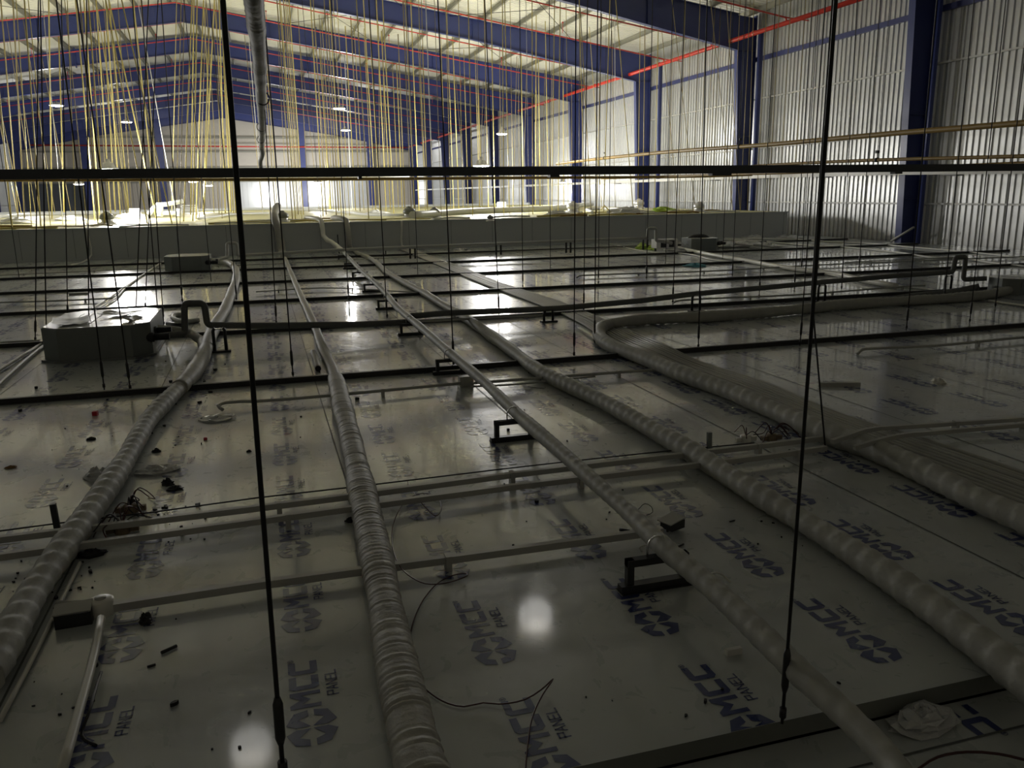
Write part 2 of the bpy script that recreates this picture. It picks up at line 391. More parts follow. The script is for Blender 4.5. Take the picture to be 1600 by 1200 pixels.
# ------------------------------------------------------------------ far raised platform
b = MB(); b.box(XL+1.1, XP, YP, 50, -.5, ZP, 0); b.f.pop(1); b.m.pop(1); b.sm.pop(1)
b.add([(XL+1.1, YP, ZP), (XP, YP, ZP), (XP, 50, ZP), (XL+1.1, 50, ZP)], [(0, 1, 2, 3)], 1)
b.box(XL+1.1, XP, YP-.012, YP, 0, .05, 0); b.box(XL+1.1, XP+.01, YP-.02, YP+.04, ZP-.03, ZP+.006, 0)
b.box(XL+1.1, XP, 49.9, 50, ZP, ZP+.12, 0)
for kx in range(-20, 14): b.box(kx*1.21+.33, kx*1.21+.338, YP-.003, YP, .05, ZP, 2)
P = b.build('raised_platform', ['platface', 'plattop', 'seam'])
tag(P, 'long raised grey panel platform across the back, topped with pipes, cables and yellow rods', 'platform')
# ------------------------------------------------------------------ lamps
def pendant(name, x, y, z, r, label, power, gl='glow', cord=True, col=WARM):
    T = thing(name, label, 'lamp', (x, y, z), 0)
    b = MB(); b.lathe([(0, .30), (.05, .30), (.06, .2), (r*.55, .16), (r*.62, .06), (r, -.0), (r*.98, -.02)], 16); SH = b.build('lamp_shade', 'shell', T)
    b = MB(); b.lathe([(r*.94, -.005), (r*.9, -.05), (r*.5, -.07), (0, -.075)], 16); b.build('diffuser', gl, SH)
    if cord:
        b = MB(); b.tube([(0, 0, .3), (0, 0, ztop(x)+.22-z)], .006, 5); b.build('cord', 'cable', T)
    if power:
        l = bpy.data.lights.new(name+'_light', 'POINT'); l.energy = power; l.color = col; l.shadow_soft_size = max(.24, r*.8)
        lo = bpy.data.objects.new(name+'_light', l); C.objects.link(lo); lo.location = (x, y, z-.35)
p1 = AY(170, 263, 30); p2 = AY(752, 258, 30)
pendant('pendant_lamp', p1.x, 30, p1.z, .30, 'bright pendant lamp above the dark cross tube, left of the black rod', 680)
pendant('pendant_lamp', p2.x, 30, p2.z, .30, 'bright pendant lamp above the dark cross tube, right of the centre', 680)
for i, (px, py) in enumerate(((42, 281), (123, 287), (302, 283), (325, 289), (497, 284), (880, 284))):
    q = AY(px, py, 45); pendant('pendant_lamp', q.x, 45, q.z, .24, 'small lit pendant lamp seen below the dark cross tube, %s from the left' % ordw(i), [320, 0, 380, 0, 380, 450][i], 'glow2')
# floodlights standing on the platform
def flood(x, y, label, power, z=ZP+.02, col=WARM, up=.9):
    T = thing('floodlight', label, 'lamp', (x, y, z))
    b = MB(); b.box(-.2, .2, -.1, .1, 0, .02); b.box(-.19, -.17, -.02, .02, .02, .3); b.box(.17, .19, -.02, .02, .02, .3); b.build('bracket', 'shell', T)
    b = MB(); b.box(-.17, .17, -.05, .05, .12, .36); b.build('housing', 'shell', T)
    b = MB(); b.box(-.15, .15, .05, .055, .14, .34); b.build('lens', 'glow2', T)
    l = bpy.data.lights.new('floodlight_light', 'POINT'); l.energy = power; l.color = col; l.shadow_soft_size = .15
    lo = bpy.data.objects.new('floodlight_light', l); C.objects.link(lo); lo.location = (x, y+.4, z+up)
q = G(212, 343, ZP); flood(q.x, q.y, 'floodlight on the raised platform beside the white pipe cross, blindingly lit', 350)
q = G(820, 333, ZP); flood(q.x, q.y+3, 'floodlight on the raised platform behind the long white pipe', 350)
flood(6.5, 86, 'floodlight at the foot of the far end wall, washing the sheets white', 1700, z=-.48, up=2.2, col=(1, 1, 1))
flood(1.0, 88, 'floodlight at the foot of the far end wall, left of the centre post', 800, z=-.48, up=2.2, col=(1, 1, 1))
# high lamps over the hall
def highbay(x, y, label, power, r=.45, gl='glow3'):
    pendant('high_bay_lamp', x, y, ztop(x)-1.6, r, label, power, gl)
highbay(5.0, 15.3, 'high bay lamp over the foreground, mirrored as a pale blur in the panels', 16)
highbay(-.9, 13.9, 'high bay lamp over the foreground left of centre, mirrored beside the black rod', 14)
for i, (x, y) in enumerate(((-12, 62), (6, 62), (-10, 78), (8, 78))):  # four lamps added to brighten the far roof evenly
    highbay(x, y, 'added high bay fill lamp far down the hall, %s of the four by distance' % ordw(i), 480, gl='glow2')
for i, (x, y) in enumerate(((11, 38), (-14, 38))):  # pair added as fill light for roof and side walls
    pendant('pendant_lamp', x, y, 4.2, .25, 'added fill lamp hanging in the forest of yellow rods on the %s' % ('right' if x > 0 else 'left'), 640, 'glow2')
# ------------------------------------------------------------------ floor rails and conduits (across the hall)
for i, Y in enumerate((6.89, 9.67, 12.46, 15.32, 18.2, 21.0)):
    b = MB()
    b.box(-21, 16.8, Y-.03, Y+.03, 0, .008); b.box(-21, 16.8, Y-.006, Y+.006, .008, .040); b.box(-21, 16.8, Y-.02, Y+.02, .040, .045)
    tag(b.build('ceiling_rail', 'rail', loc=(0, Y, 0)), 'long dark T-shaped rail across the panels, %s from the camera' % ordw(i), 'rail')
def conduit(pts, label, r=.0125, m='cond', clips=True, name='conduit', cat='conduit', step=.3, grp=None, sq=False):
    pts = [Vector(p) for p in pts]; sp = smooth(pts, step)
    T = thing(name, label, cat, (sp[0].x, sp[0].y, 0), 0, grp); org = Vector((sp[0].x, sp[0].y, 0))
    b = MB(); b.tube([p-org for p in sp], r*1.25 if sq else r, 4 if sq else 8, sq=sq); b.build('tube', m, T)
    if clips:
        L = 0; last = sp[0]
        for p in sp[1:]:
            L += (p-last).length
            last = p
            if L > 1.15:
                L = 0; q = p-org; b = MB(); b.box(q.x-.012, q.x+.012, q.y-r-.006, q.y+r+.006, 0.0, q.z+r+.003); b.build('clip', m, T)
    return T
conduit([G(-60, 850, .05), G(545, 776, .05), G(800, 742, .05), G(1185, 697, .05), G(1290, 684, .05)], 'rearmost grey conduit of the pair crossing the foreground left to right', .016, sq=True)
conduit([G(-60, 878, .05), G(560, 793, .05), G(800, 761, .05), G(1200, 713, .05), G(1290, 700, .05)], 'front grey conduit of the pair crossing the foreground left to right', .016, sq=True)
conduit([G(1300, 690, .12), G(1330, 680, .13), G(1350, 673, .13), G(1400, 668, .05), G(1600, 655, .05), G(1700, 648, .05)], 'grey conduit bending over the cable bundle at the right, rear one', .014, sq=True)
conduit([G(1335, 700, .10), G(1360, 692, .12), G(1400, 682, .13), G(1450, 677, .05), G(1600, 664, .05), G(1700, 657, .05)], 'grey conduit bending over the cable bundle at the right, front one', .014, sq=True)
conduit([G(178, 948, .045), G(400, 914, .045), G(700, 874, .045), G(1035, 829, .045)], 'lone grey conduit in the foreground between two junction boxes', .017, sq=True)
conduit([G(348, 640, .02), G(341, 634, .035), G(352, 629, .045), G(400, 627, .045), G(720, 599, .045)], 'grey conduit with a hooked left end, ending in a small grey box', .012)
conduit([G(735, 599, .045), G(800, 594, .045), G(1020, 578, .045)], 'grey conduit from the small grey box to the right under the wrapped pipes', .012)
conduit([G(735, 604, .03), G(800, 601, .03), G(930, 588, .03)], 'lower thin conduit beside the small grey box', .008, clips=False)
conduit([G(-20, 473, .04), G(90, 470, .04), G(176, 466, .04)], 'thin dark conduit at the left ending on the white diagonal pipes', .012)
conduit([G(901, 434, .01), G(905, 431, .04), G(920, 430, .04), G(1100, 424, .04), G(1300, 413, .04), G(1600, 401, .04)], 'thin conduit with a hooked end behind the raised grey pipe', .014)
conduit([G(1051, 474, .01), G(1056, 471, .04), G(1070, 469, .04), G(1240, 461, .04), G(1410, 448, .04), G(1445, 446, .04)], 'thin conduit with hooked end right of the tall pipe supports', .013)
conduit([G(1340, 553, .01), G(1346, 547, .04), G(1358, 545, .04), G(1450, 541, .04), G(1600, 527, .04), G(1680, 521, .04)], 'conduit with hooked end on the dim right panels', .013)
conduit([G(-20, 536, .04), G(62, 532, .04)], 'short dark conduit left of the big galvanised box', .01)
conduit([G(1010, 385, .03), G(700, 398, .03), G(430, 412, .03), G(200, 421, .03), G(-20, 431, .03)], 'thin conduit along the fifth rail near the platform', .012)
conduit([G(1320, 410, .03), G(1400, 406, .03), G(1500, 402, .03)], 'short thin conduit far right in front of the wall', .012)
conduit([G(650, 457, .04), G(500, 450, .04), G(400, 456, .04), ], 'thin conduit running left from behind the wrapped pipes', .01)
# small grey box on the conduit
q = G(728, 603, 0); T = thing('junction_box', 'small grey junction box in line with the hooked conduit', 'junction box', q)
b = MB(); b.box(-.055, .055, -.035, .035, .0, .075); b.build('box', 'cond', T); b = MB(); b.box(-.058, .058, -.038, .038, .075, .083); b.build('lid', 'cond', T)
q = G(118, 972, 0); T = thing('junction_box', 'dark open junction box at the left end of the lone foreground conduit', 'junction box', q, math.radians(3))
b = MB(); b.box(-.06, .06, -.04, .04, 0, .005); b.box(-.06, .06, -.04, -.037, 0, .05); b.box(-.06, .06, .037, .04, 0, .05); b.box(-.06, -.057, -.04, .04, 0, .05); b.box(.057, .06, -.04, .04, 0, .05); b.build('box', 'steel', T)
b = MB(); b.box(-.065, .06, -.03, .045, .055, .060, 0, Matrix.Rotation(.12, 4, 'X')); b.build('lid', 'cond', T)
q = G(160, 958, 0); T = thing('conduit_elbow', 'pale round outlet box where the conduit turns towards the camera', 'junction box', q)
b = MB(); b.lathe([(0, .06), (.035, .06), (.045, .055), (.045, 0)], 18); b.build('body', 'pvc', T); b = MB(); b.lathe([(0, .066), (.02, .066), (.02, .06)], 14); b.build('cap', 'cond', T)
q = G(110, 945, .03); b = MB(); b.tube([G(88, 944, .03), G(128, 943, .03)], .014, 8); tag(b.build('pipe_offcut', 'cond', loc=q), 'short grey pipe stub beside the open junction box', 'pipe offcut')
conduit([G(158, 966, .04), G(150, 1010, .03), G(140, 1050, .03), G(118, 1130, .03), G(92, 1220, .03)], 'pale conduit running from the round outlet box to the bottom left edge', .015, 'pvc', clips=False)
q = G(1050, 828, 0); T = thing('junction_box', 'dark tilted junction box at the right end of the lone foreground conduit', 'junction box', q, math.radians(20))
b = MB(); b.box(-.04, .045, -.035, .035, .012, .052); b.build('box', 'steel', T); b = MB(); b.box(-.048, .052, -.042, .04, .054, .059, 0, Matrix.Rotation(-.15, 4, 'Y')); b.build('lid', 'cond', T)
for s in (-1, 1):
    b = MB(); b.tube([(s*.03, 0, 0), (s*.03, 0, .02)], .006, 6); b.build('leg', 'steel', T)
# black cable along the pair of conduits
b = MB(); sp = smooth(gp([(-40, 835), (95, 817), (240, 800), (400, 778), (560, 760), (800, 731), (1000, 709), (1180, 692)], .03), .3)
b.tube(sp, .004, 6); tag(b.build('cable', 'cable', loc=sp[0]), 'thin black cable running along behind the pair of foreground conduits', 'cable')
# ------------------------------------------------------------------ wrapped pipes running into the distance
def wrapped(pts, r, label, m='wrap', spiral=.11, step=.016, sx=1, sz=1, name='wrapped_pipe', seed=1, amp=.13, crinkle=0):
    rnd = random.Random(seed); sp = []
    base = smooth(pts, .3)
    for a, c in zip(base[:-1], base[1:]):
        st = step*max(1, min(8, a.y/4)); n = max(1, int((c-a).length/st))
        sp += [a.lerp(c, i/n) for i in range(n)]
    sp.append(base[-1]); cum = [0]
    for a, c in zip(sp[:-1], sp[1:]): cum.append(cum[-1]+(c-a).length)
    slow = [1+.05*math.sin(cum[i]*3.1+seed)+.04*math.sin(cum[i]*7.7+2*seed) for i in range(len(sp))]
    cj = [rnd.uniform(-1, 1) for _ in sp]; pj = [rnd.uniform(0, 6.28) for _ in sp]
    def fn(i, an):
        v = slow[i]
        if spiral:
            ph = (cum[i]/spiral + .5*an/(2*PI)*2) % 1.0
            v *= 1 + amp*(ph-.5)
        if crinkle: v *= 1 + crinkle*cj[i]*(.5+.5*math.sin(an+pj[i]))
        return v
    b = MB(); b.tube(sp, r, 14, fn=fn, sx=sx, sz=sz)
    o = b.build(name, m, loc=(sp[0].x, sp[0].y, 0)); return tag(o, label, 'pipe')
L1 = [(-25, 1060), (5, 1010), (50, 928), (108, 845), (158, 775), (200, 712), (232, 656), (262, 624), (283, 603)]
wrapped(gp(L1, .06), .058, 'thick spiral-wrapped pipe entering at the lower left edge and curving up past the galvanised box', seed=3)
L1b = [(280, 606), (300, 585), (315, 560), (327, 530), (336, 508), (347, 492), (360, 462), (369, 435), (366, 418), (352, 410), (330, 408)]
wrapped(gp(L1b, .065), .068, 'pale foil-wrapped pipe section from the big galvanised box back to the second box', 'foil', 0, seed=5, crinkle=.05)
wrapped([G(318, 545, .06), G(300, 522, .09), G(270, 516, .14), G(238, 514, .18)], .045, 'short wrapped pipe branching off to the big galvanised box', 'wrap', .1, seed=6)
L2 = [(668, 1225), (655, 1190), (636, 1110), (618, 1030), (605, 960), (592, 890), (578, 825), (563, 755), (549, 690), (536, 640), (527, 600), (524, 590)]
wrapped(gp(L2, .05), .062, 'wide crinkled foil sleeve running up the panels just left of the centre', 'foil', 0, step=.0075, sx=1.1, sz=.8, seed=8, crinkle=.07)
L2b = [(525, 592), (518, 572), (505, 545), (494, 515), (483, 490), (470, 462), (457, 432), (445, 403)]
wrapped(gp(L2b, .04), .042, 'thinner foil sleeve continuing the crinkled sleeve towards the platform', 'foil', 0, seed=9, crinkle=.07, sx=1.1, sz=.8)
wrapped([G(444, 401, .04), AY(441, 395, 23.0), AY(436, 365, 23.05), AY(430, 345, 23.1), AY(429, 333, 23.6), AY(434, 322, 24.4)], .10, 'foil sleeve climbing the platform face behind the black rod', 'foil', 0, seed=10, crinkle=.07)
L3 = [(1415, 1235), (1395, 1195), (1330, 1125), (1240, 1042), (1160, 963), (1095, 903), (1050, 867), (990, 808), (930, 754), (870, 700), (812, 650), (760, 600), (705, 553), (650, 505), (623, 483), (600, 455), (560, 418), (535, 392)]
wrapped(gp(L3, .17), .038, 'taped pipe raised on black steel stands, crossing to the lower right', 'wrap', .075, seed=11, amp=.10)
wrapped([G(537, 394, .17), AY(518, 378, 22.2), AY(505, 368, 22.9), AY(502, 345, 23.1), AY(492, 341, 23.4), AY(478, 340, 24)], .06, 'pale pipe climbing the platform face right of the black rod, end of the raised pipe', 'pvc', 0, seed=12)
L4 = [(1660, 1110), (1600, 1060), (1500, 982), (1400, 908), (1300, 842), (1200, 782), (1130, 738), (1080, 706), (1020, 672), (960, 637), (900, 607), (850, 584), (800, 548), (750, 512), (715, 488)]
wrapped(gp(L4, .058), .056, 'thick taped pipe on the panels right of the raised pipe', 'wrap', .10, seed=13)
L4b = [(718, 490), (690, 475), (665, 459), (640, 446), (605, 426), (590, 412), (575, 402), (560, 396), (548, 388)]
wrapped(gp(L4b, .05), .05, 'white sleeved pipe continuing the thick taped pipe back to the platform', 'foil', 0, seed=14, crinkle=.05)
wrapped([G(548, 389, .05), AY(546, 384, 23.0), AY(541, 345, 23.1), AY(530, 341, 23.4), AY(520, 341, 24.2)], .075, 'pale sleeved pipe climbing the platform face, widest of the climbers', 'foil', 0, seed=15, crinkle=.04)
L5 = [(1680, 850), (1600, 812), (1520, 777), (1440, 735), (1360, 700), (1300, 680), (1240, 655), (1150, 615), (1060, 582), (1000, 557), (960, 543), (940, 530), (936, 517), (950, 507), (1010, 499), (1100, 495), (1200, 488), (1300, 478), (1380, 472), (1450, 468), (1530, 462), (1600, 448), (1650, 440)]
wrapped(gp(L5, .065), .064, 'thickest taped pipe with a tight bend, coming back to the right edge', 'wrap', .11, seed=16)
wrapped([G(1380, 470, .05), G(1440, 462, .05), G(1480, 458, .05), G(1520, 450, .07), G(1530, 448, .09)], .05, 'short grey pipe branch merging by the far right box', 'foam', 0, seed=17)
# ------------------------------------------------------------------ steel stands under the raised pipe
def stand(x0, x1, Y, h, label, pr=.038):
    T = thing('pipe_stand', label, 'pipe stand', ((x0+x1)/2, Y, 0)); w = (x1-x0)/2
    b = MB(); b.box(-w-.04, w+.04, -.02, .02, 0, .03); b.box(-w-.04, w+.04, -.035, .035, 0, .004); b.build('base_channel', 'steel', T)
    for s in (-1, 1):
        b = MB(); b.box(s*w-.014, s*w+.014, -.014, .014, .03, h); b.build('leg', 'steel', T)
    b = MB(); b.box(-w-.014, w+.014, -.017, .017, h-.028, h); TB = b.build('top_bar', 'steel', T)
    b = MB(); pts = [(-pr-.004+0, 0, h-.03), (-pr-.004, 0, h+pr)] + [(-(pr+.004)*math.cos(a), 0, h+pr+(pr+.004)*math.sin(a)) for a in [PI*k/8 for k in range(1, 8)]] + [(pr+.004, 0, h+pr), (pr+.004, 0, h-.03)]
    b.tube(pts, .004, 6); b.build('u_bolt', 'zinc', TB)
zz = .17-.038
sp3 = smooth(gp(L3, .17), .05)
def x3(Y): return min(sp3, key=lambda p: abs(p.y-Y)).x
for i, (Y, hw) in enumerate(((2.66, .115), (4.72, .11), (6.76, .105), (8.86, .10), (11.05, .12), (13.2, .13), (15.4, .13), (17.6, .13), (20.0, .13))):
    xc_ = x3(Y)-.02; stand(xc_-hw, xc_+hw, Y, zz, 'black steel stand with a U-bolt under the raised pipe, %s from the camera' % ordw(i))
b = MB(); sp = smooth([G(489, 550, .03), G(494, 565, .03), G(497, 576, .03)], .05); b.tube(sp, .028, 10); oo = b.build('pipe_stub', 'foil', loc=sp[0]); tag(oo, 'short open pipe stub beside the thin foil sleeve, dark mouth facing the camera', 'pipe')
b = MB(); d_ = (sp[-1]-sp[-2]).normalized(); b.tube([sp[-1]-sp[0]+d_*.001, sp[-1]-sp[0]+d_*.004], .026, 10); b.build('mouth_shade', 'black', oo)  # black disc paints the shade inside the open stub
b = MB(); sp = smooth([G(310, 500, .03), G(290, 503, .03), G(276, 500, .03), G(270, 496, .03), G(276, 492, .03), G(288, 491, .03)], .06); b.tube(sp, .03, 8); tag(b.build('curled_pipe', 'cond', loc=sp[0]), 'curled grey pipe end lying behind the square loop of the big box', 'pipe')
b = MB(); sp = [G(262, 506, .03), G(286, 509, .03)]; b.tube(sp, .03, 8); tag(b.build('pipe_offcut', 'steel', loc=sp[0]), 'short dark pipe stub between the big box and the square loop', 'pipe offcut')
# cable ties sticking out near the first stand
for nm, pts in (('left', [(1003, 862, .01), (1000, 856, .03), (1012, 852, .05), (1028, 858, .04)]), ('right', [(1104, 905, .08), (1112, 896, .07), (1130, 899, .03), (1141, 910, .01)])):
    b = MB(); sp = smooth([G(*p) for p in pts], .01); b.tube(sp, .004, 6); tag(b.build('cable_tie', 'pvc', loc=sp[0]), 'white looped strap end on the %s of the raised pipe near the first stand' % nm, 'strap')
# ------------------------------------------------------------------ raised grey foam pipe crossing left to right
def loopipe(pts, r, label, m='foam', step=.05):
    b = MB(); sp = rounded(pts, step); b.tube(sp, r, 12)
    return tag(b.build('insulated_pipe', m, loc=(sp[0].x, sp[0].y, 0)), label, 'pipe')
Yb = 8.9
P1 = [G(246, 526, .17), AY(289, 521, 9.0), AY(288, 474, 9.05), AY(319, 474, 9.05), AY(324, 508, 9.05), AY(400, 509, 8.9), AY(480, 508, 8.92), AY(560, 507, 8.95), AY(645, 503, 9.0)]
loopipe(P1, .034, 'grey foam-covered pipe with a square loop, rising from the big galvanised box')
P2 = [AY(642, 494, 9.15), AY(700, 489, 9.2), AY(800, 485, 9.2), AY(870, 482, 9.25), AY(1000, 470, 9.28), AY(1087, 459, 9.3), AY(1200, 449, 9.4), AY(1283, 441, 9.45), AY(1400, 431, 9.55), AY(1489, 425, 9.64), AY(1493, 402, 9.64), AY(1509, 401, 9.64), AY(1505, 437, 9.64), AY(1542, 435, 9.4)]
loopipe(P2, .034, 'long grey foam-covered pipe on twin legs with a square loop at the far right')
T = conduit([AY(640, 503, 9.1), AY(700, 500, 9.15), AY(850, 492, 9.2)], 'thin grey conduit below the start of the long foam pipe', .014, clips=False)
def legs(px, yg, yt, label):
    g = G(px, yg); top = AY(px, yt, g.y).z-.03; T = thing('pipe_support', label, 'pipe stand', g)
    for s in (-1, 1):
        b = MB(); b.tube([(s*.055, 0, .0), (s*.055, 0, top-.03), (s*.05, 0, top-.01), (s*.035, 0, top)], .016, 8); b.build('leg', 'steel', T)
    b = MB(); b.box(-.10, .10, -.05, .03, 0, .02); b.build('foot_bar', 'steel', T)
    b = MB(); b.box(-.045, .045, -.012, .012, top-.012, top); b.build('saddle', 'zinc', T)
legs(345, 550, 508, 'twin-legged support under the foam pipe by the curved wrapped pipe')
legs(857, 503, 482, 'twin-legged support under the long foam pipe beside the cable bundle')
legs(1087, 487, 458, 'twin-legged support with pale top under the middle of the long foam pipe')
legs(1283, 472, 442, 'twin-legged support under the foam pipe by the leaning black rod')
legs(1480, 457, 428, 'twin-legged support nearest the square loop at the far right')
# far loops
loopipe([AY(1011, 374, 18.8), AY(1013, 357, 18.8), AY(1025, 357, 18.8), AY(1025, 376, 18.8), AY(1034, 377, 18.8), AY(1050, 380, 18.8)], .04, 'far thin square loop of pipe beside the lime plastic', 'cond')
loopipe([AY(1010, 372, 18.8), AY(950, 374, 18.8), AY(800, 380, 19), AY(640, 386, 19.2), AY(500, 392, 19.4), AY(400, 398, 19.4), AY(371, 399, 19.4), AY(370, 380, 19.4), AY(355, 380, 19.4), AY(355, 402, 19.2), AY(340, 406, 18.9), AY(328, 408, 18.6)], .035, 'far grey pipe in front of the platform with a small loop at its left end', 'cond')
for i, (px, yg, yt) in enumerate(((779, 398, 380), (888, 395, 378), (1008, 390, 374), (645, 404, 386))):
    g = G(px, yg); top = AY(px, yt, g.y).z; T = thing('pipe_support', 'small far pipe support in front of the platform, at the %s' % ['middle', 'middle right', 'lime plastic', 'middle left'][i], 'pipe stand', g)
    for s in (-1, 1):
        b = MB(); b.box(s*.06-.02, s*.06+.02, -.02, .02, 0, top); b.build('leg', 'steel', T)
# ------------------------------------------------------------------ galvanised cassette boxes
def cassette(loc, w, d, h, label, rz=0, ch=.16, film_=True, coup=True):
    T = thing('cassette_unit', label, 'air conditioner', loc, rz)
    poly = [(-w/2+ch, 0), (w/2-ch, 0), (w/2, ch), (w/2, d-ch), (w/2-ch, d), (-w/2+ch, d), (-w/2, d-ch), (-w/2, ch)]
    b = MB(); b.prism([(x*1.0, y) for x, y in poly], .02, h); b.prism([(x*1.06, y*1.04-.02*d) for x, y in poly], 0, .02); BD = b.build('body', 'acbox', T)
    b = MB(); b.prism([(x*.985, y*.985+.008*d) for x, y in poly], h, h+.008)
    for k in range(3): b.box(-w*.3+.1*k, -w*.3+.1*k+.02, d*.2, d*.8, h+.008, h+.012)
    b.build('top_plate', 'actop', T)
    b = MB(); b.box(-w*.28, w*.12, -.006, .0, h*.3, h*.8); b.build('access_cover', 'acbox', BD)
    if coup:
        for zz_, yy in ((h*.55, d*.12), (h*.62, d*.3)):
            b = MB(); b.tube([(w/2-.1, yy, zz_), (w/2+.02, yy, zz_)], .05, 10); b.tube([(w/2+.02, yy, zz_), (w/2+.16, yy, zz_)], .036, 10); b.build('coupling', 'black', T)
    for s in (-1, 1):
        b = MB(); b.box(s*(w/2)-.03, s*(w/2)+.03, d*.45, d*.55, h*.5, h*.53); b.build('hanger_bracket', 'zinc', T)
    return T
cassette((-1.585, 8.50, 0), .96, 1.35, .32, 'large dark galvanised box with black couplings at the left under hanging rods', math.radians(0))
cassette((-1.53, 18.5, 0), .9, .95, .31, 'second galvanised box further back, in front of the platform', 0)
cassette((10.9, 18.9, 0), .78, .85, .3, 'grey galvanised box at the far right in front of the platform', 0)
cassette((10.38, 9.0, 0), .8, .55, .22, 'dim grey box cut by the right edge of the picture', math.radians(0))
# torn film and scraps on top of the big box
for i, (x, y, sx_, sy_, rz) in enumerate(((-1.85, 8.9, .32, .5, .2), (-1.45, 9.3, .38, .3, -.3), (-1.3, 8.85, .15, .2, .6))):
    b = MB(); n = 7
    vs_ = [((u/n-.5)*sx_, (v/n-.5)*sy_, .008+.012*random.random()+.02*(abs(u/n-.5)*2)**3) for v in range(n+1) for u in range(n+1)]
    b.add(vs_, [(v*(n+1)+u, v*(n+1)+u+1, (v+1)*(n+1)+u+1, (v+1)*(n+1)+u) for v in range(n) for u in range(n)], 0, True)
    o = b.build('film_scrap', 'acbox'); o.location = (x, y, .33); o.rotation_euler.z = rz
    tag(o, ['torn grey film sheet on the left of the big galvanised box', 'curled grey film sheet on the back of the big galvanised box', 'small film scrap on the right of the big galvanised box'][i], 'film scrap')
# side box with white frame near far right unit
q = G(1053, 388); T = thing('filter_box', 'pale framed box beside the far right galvanised box', 'box', (9.9, 19.2, 0))
b = MB(); b.box(-.3, .3, 0, .3, .08, .3); b.build('body', 'tray', T); b = MB(); b.box(-.18, -.02, -.004, 0, .1, .27); b.box(.05, .2, -.004, 0, .1, .27); b.build('opening', 'steel', T)
for s in (-1, 1):
    b = MB(); b.box(s*.27-.02, s*.27+.02, .1, .14, 0, .08); b.build('foot', 'steel', T)
b = MB(); b.lathe([(0, .09), (.15, .08), (.25, .05), (.32, 0)], 14, T=Matrix.Scale(.5, 4, (0, 1, 0))); o = b.build('cloth_heap', 'black'); o.location = (10.9, 19.4, .31)
tag(o, 'black cloth heap on top of the far right galvanised box', 'cloth')
# ------------------------------------------------------------------ cable bundle
NB = 11
lanes = [[(622, 388), (700, 420), (760, 445), (850, 478), (905, 502), (960, 540), (1000, 556), (1050, 578), (1150, 620), (1250, 655), (1400, 722), (1600, 800), (1680, 835)],
         [(632, 386), (712, 414), (790, 445), (870, 470), (925, 492), (1000, 524), (1050, 545), (1080, 560), (1200, 600), (1320, 650), (1450, 690), (1600, 740), (1680, 768)]]
for k in range(NB):
    t = k/(NB-1); pts = []
    for i, (a, c) in enumerate(zip(*lanes)):
        z = .02+(.05 if i in (6,) else 0)
        A = G(*a, z); B = G(*c, z); p = A.lerp(B, t); p.x += random.uniform(-.008, .008); pts.append(p)
    sp = smooth(pts, .2)
    b = MB(); b.tube(sp, .015, 7); o = b.build('flat_conduit', 'cond', loc=(sp[0].x, sp[0].y, 0))
    tag(o, 'pale grey cable in the flat bundle at the right, %s from its left side' % ordw(k), 'cable', 'cables of the flat bundle')
wrapped(gp([(905, 512), (960, 540), (1010, 552), (1050, 570), (1110, 590), (1180, 618), (1222, 635)], .025), .014, 'pale flat strip lying between the bundle and the thickest pipe', 'pvc', 0, seed=30, sx=1.6, sz=.5, name='flat_strip')
# white cables far right
for i, (pts, r, m) in enumerate((([(1085, 370), (1150, 373), (1245, 374), (1300, 378), (1350, 380), (1420, 386), (1480, 391), (1555, 398), (1620, 406)], .022, 'tray'),
                                 ([(1130, 374), (1200, 378), (1270, 384), (1300, 385), (1400, 394), (1470, 403), (1480, 402), (1562, 412), (1620, 418)], .022, 'tray'),
                                 ([(1045, 386), (1065, 389), (1110, 398), (1170, 408), (1240, 420), (1300, 427), (1350, 438), (1400, 447)], .045, 'pvc'),
                                 ([(965, 384), (1020, 394), (1065, 396), (1130, 408), (1170, 410), (1260, 424), (1380, 443), (1410, 448), (1450, 452), (1480, 458)], .018, 'tray'),
                                 ([(1545, 470), (1600, 478), (1650, 486)], .016, 'pvc'))):
    sp = smooth(gp(pts, r), .3); b = MB(); b.tube(sp, r, 8)
    tag(b.build('white_pipe', m, loc=sp[0]), ['upper thin white pipe snaking to the right edge below the wall', 'lower thin white pipe snaking to the right edge below the wall', 'thicker beige pipe running right from the far galvanised box', 'thin white pipe in front of the beige pipe', 'faint pipe on the dim panels at the right edge'][i], 'pipe')
# white diagonal pipes at the left
for i, pts in enumerate((([(-20, 618), (30, 572), (62, 545), (120, 503), (142, 484), (175, 463), (190, 452), (255, 409)]), ([(-20, 590), (60, 540), (130, 497), (150, 484), (182, 465), (196, 450), (250, 411)]))):
    sp = smooth(gp(pts, .02), .2); b = MB(); b.tube(sp, .014, 8)
    tag(b.build('white_pipe', 'pvc', loc=sp[0]), ['front thin white pipe passing left of the big box to the second box', 'rear thin white pipe passing left of the big box to the second box'][i], 'pipe')
for i, pts in enumerate((([(0, 1125), (40, 1050), (80, 970), (100, 930), (125, 880)]),)):
    sp = smooth(gp(pts, .012), .1); b = MB(); b.tube(sp, .009, 6)
    tag(b.build('white_pipe', 'pvc', loc=sp[0]), 'very thin pale tube beside the lower left wrapped pipe', 'pipe')
sp = smooth([AY(135, 356, 23.1), AY(143, 398, 23.1), G(132, 408, .02), G(110, 414, .02)], .2); b = MB(); b.tube(sp, .02, 6); tag(b.build('white_pipe', 'pvc', loc=sp[0]), 'thin pipe dropping down the platform face at the left', 'pipe')
sp = smooth([AY(628, 345, 23.1), AY(628, 383, 23.1), G(650, 392, .02), G(700, 412, .02)], .2); b = MB(); b.tube(sp, .03, 6); tag(b.build('white_pipe', 'pvc', loc=sp[0]), 'thin pipe dropping down the platform face to the cable bundle', 'pipe')
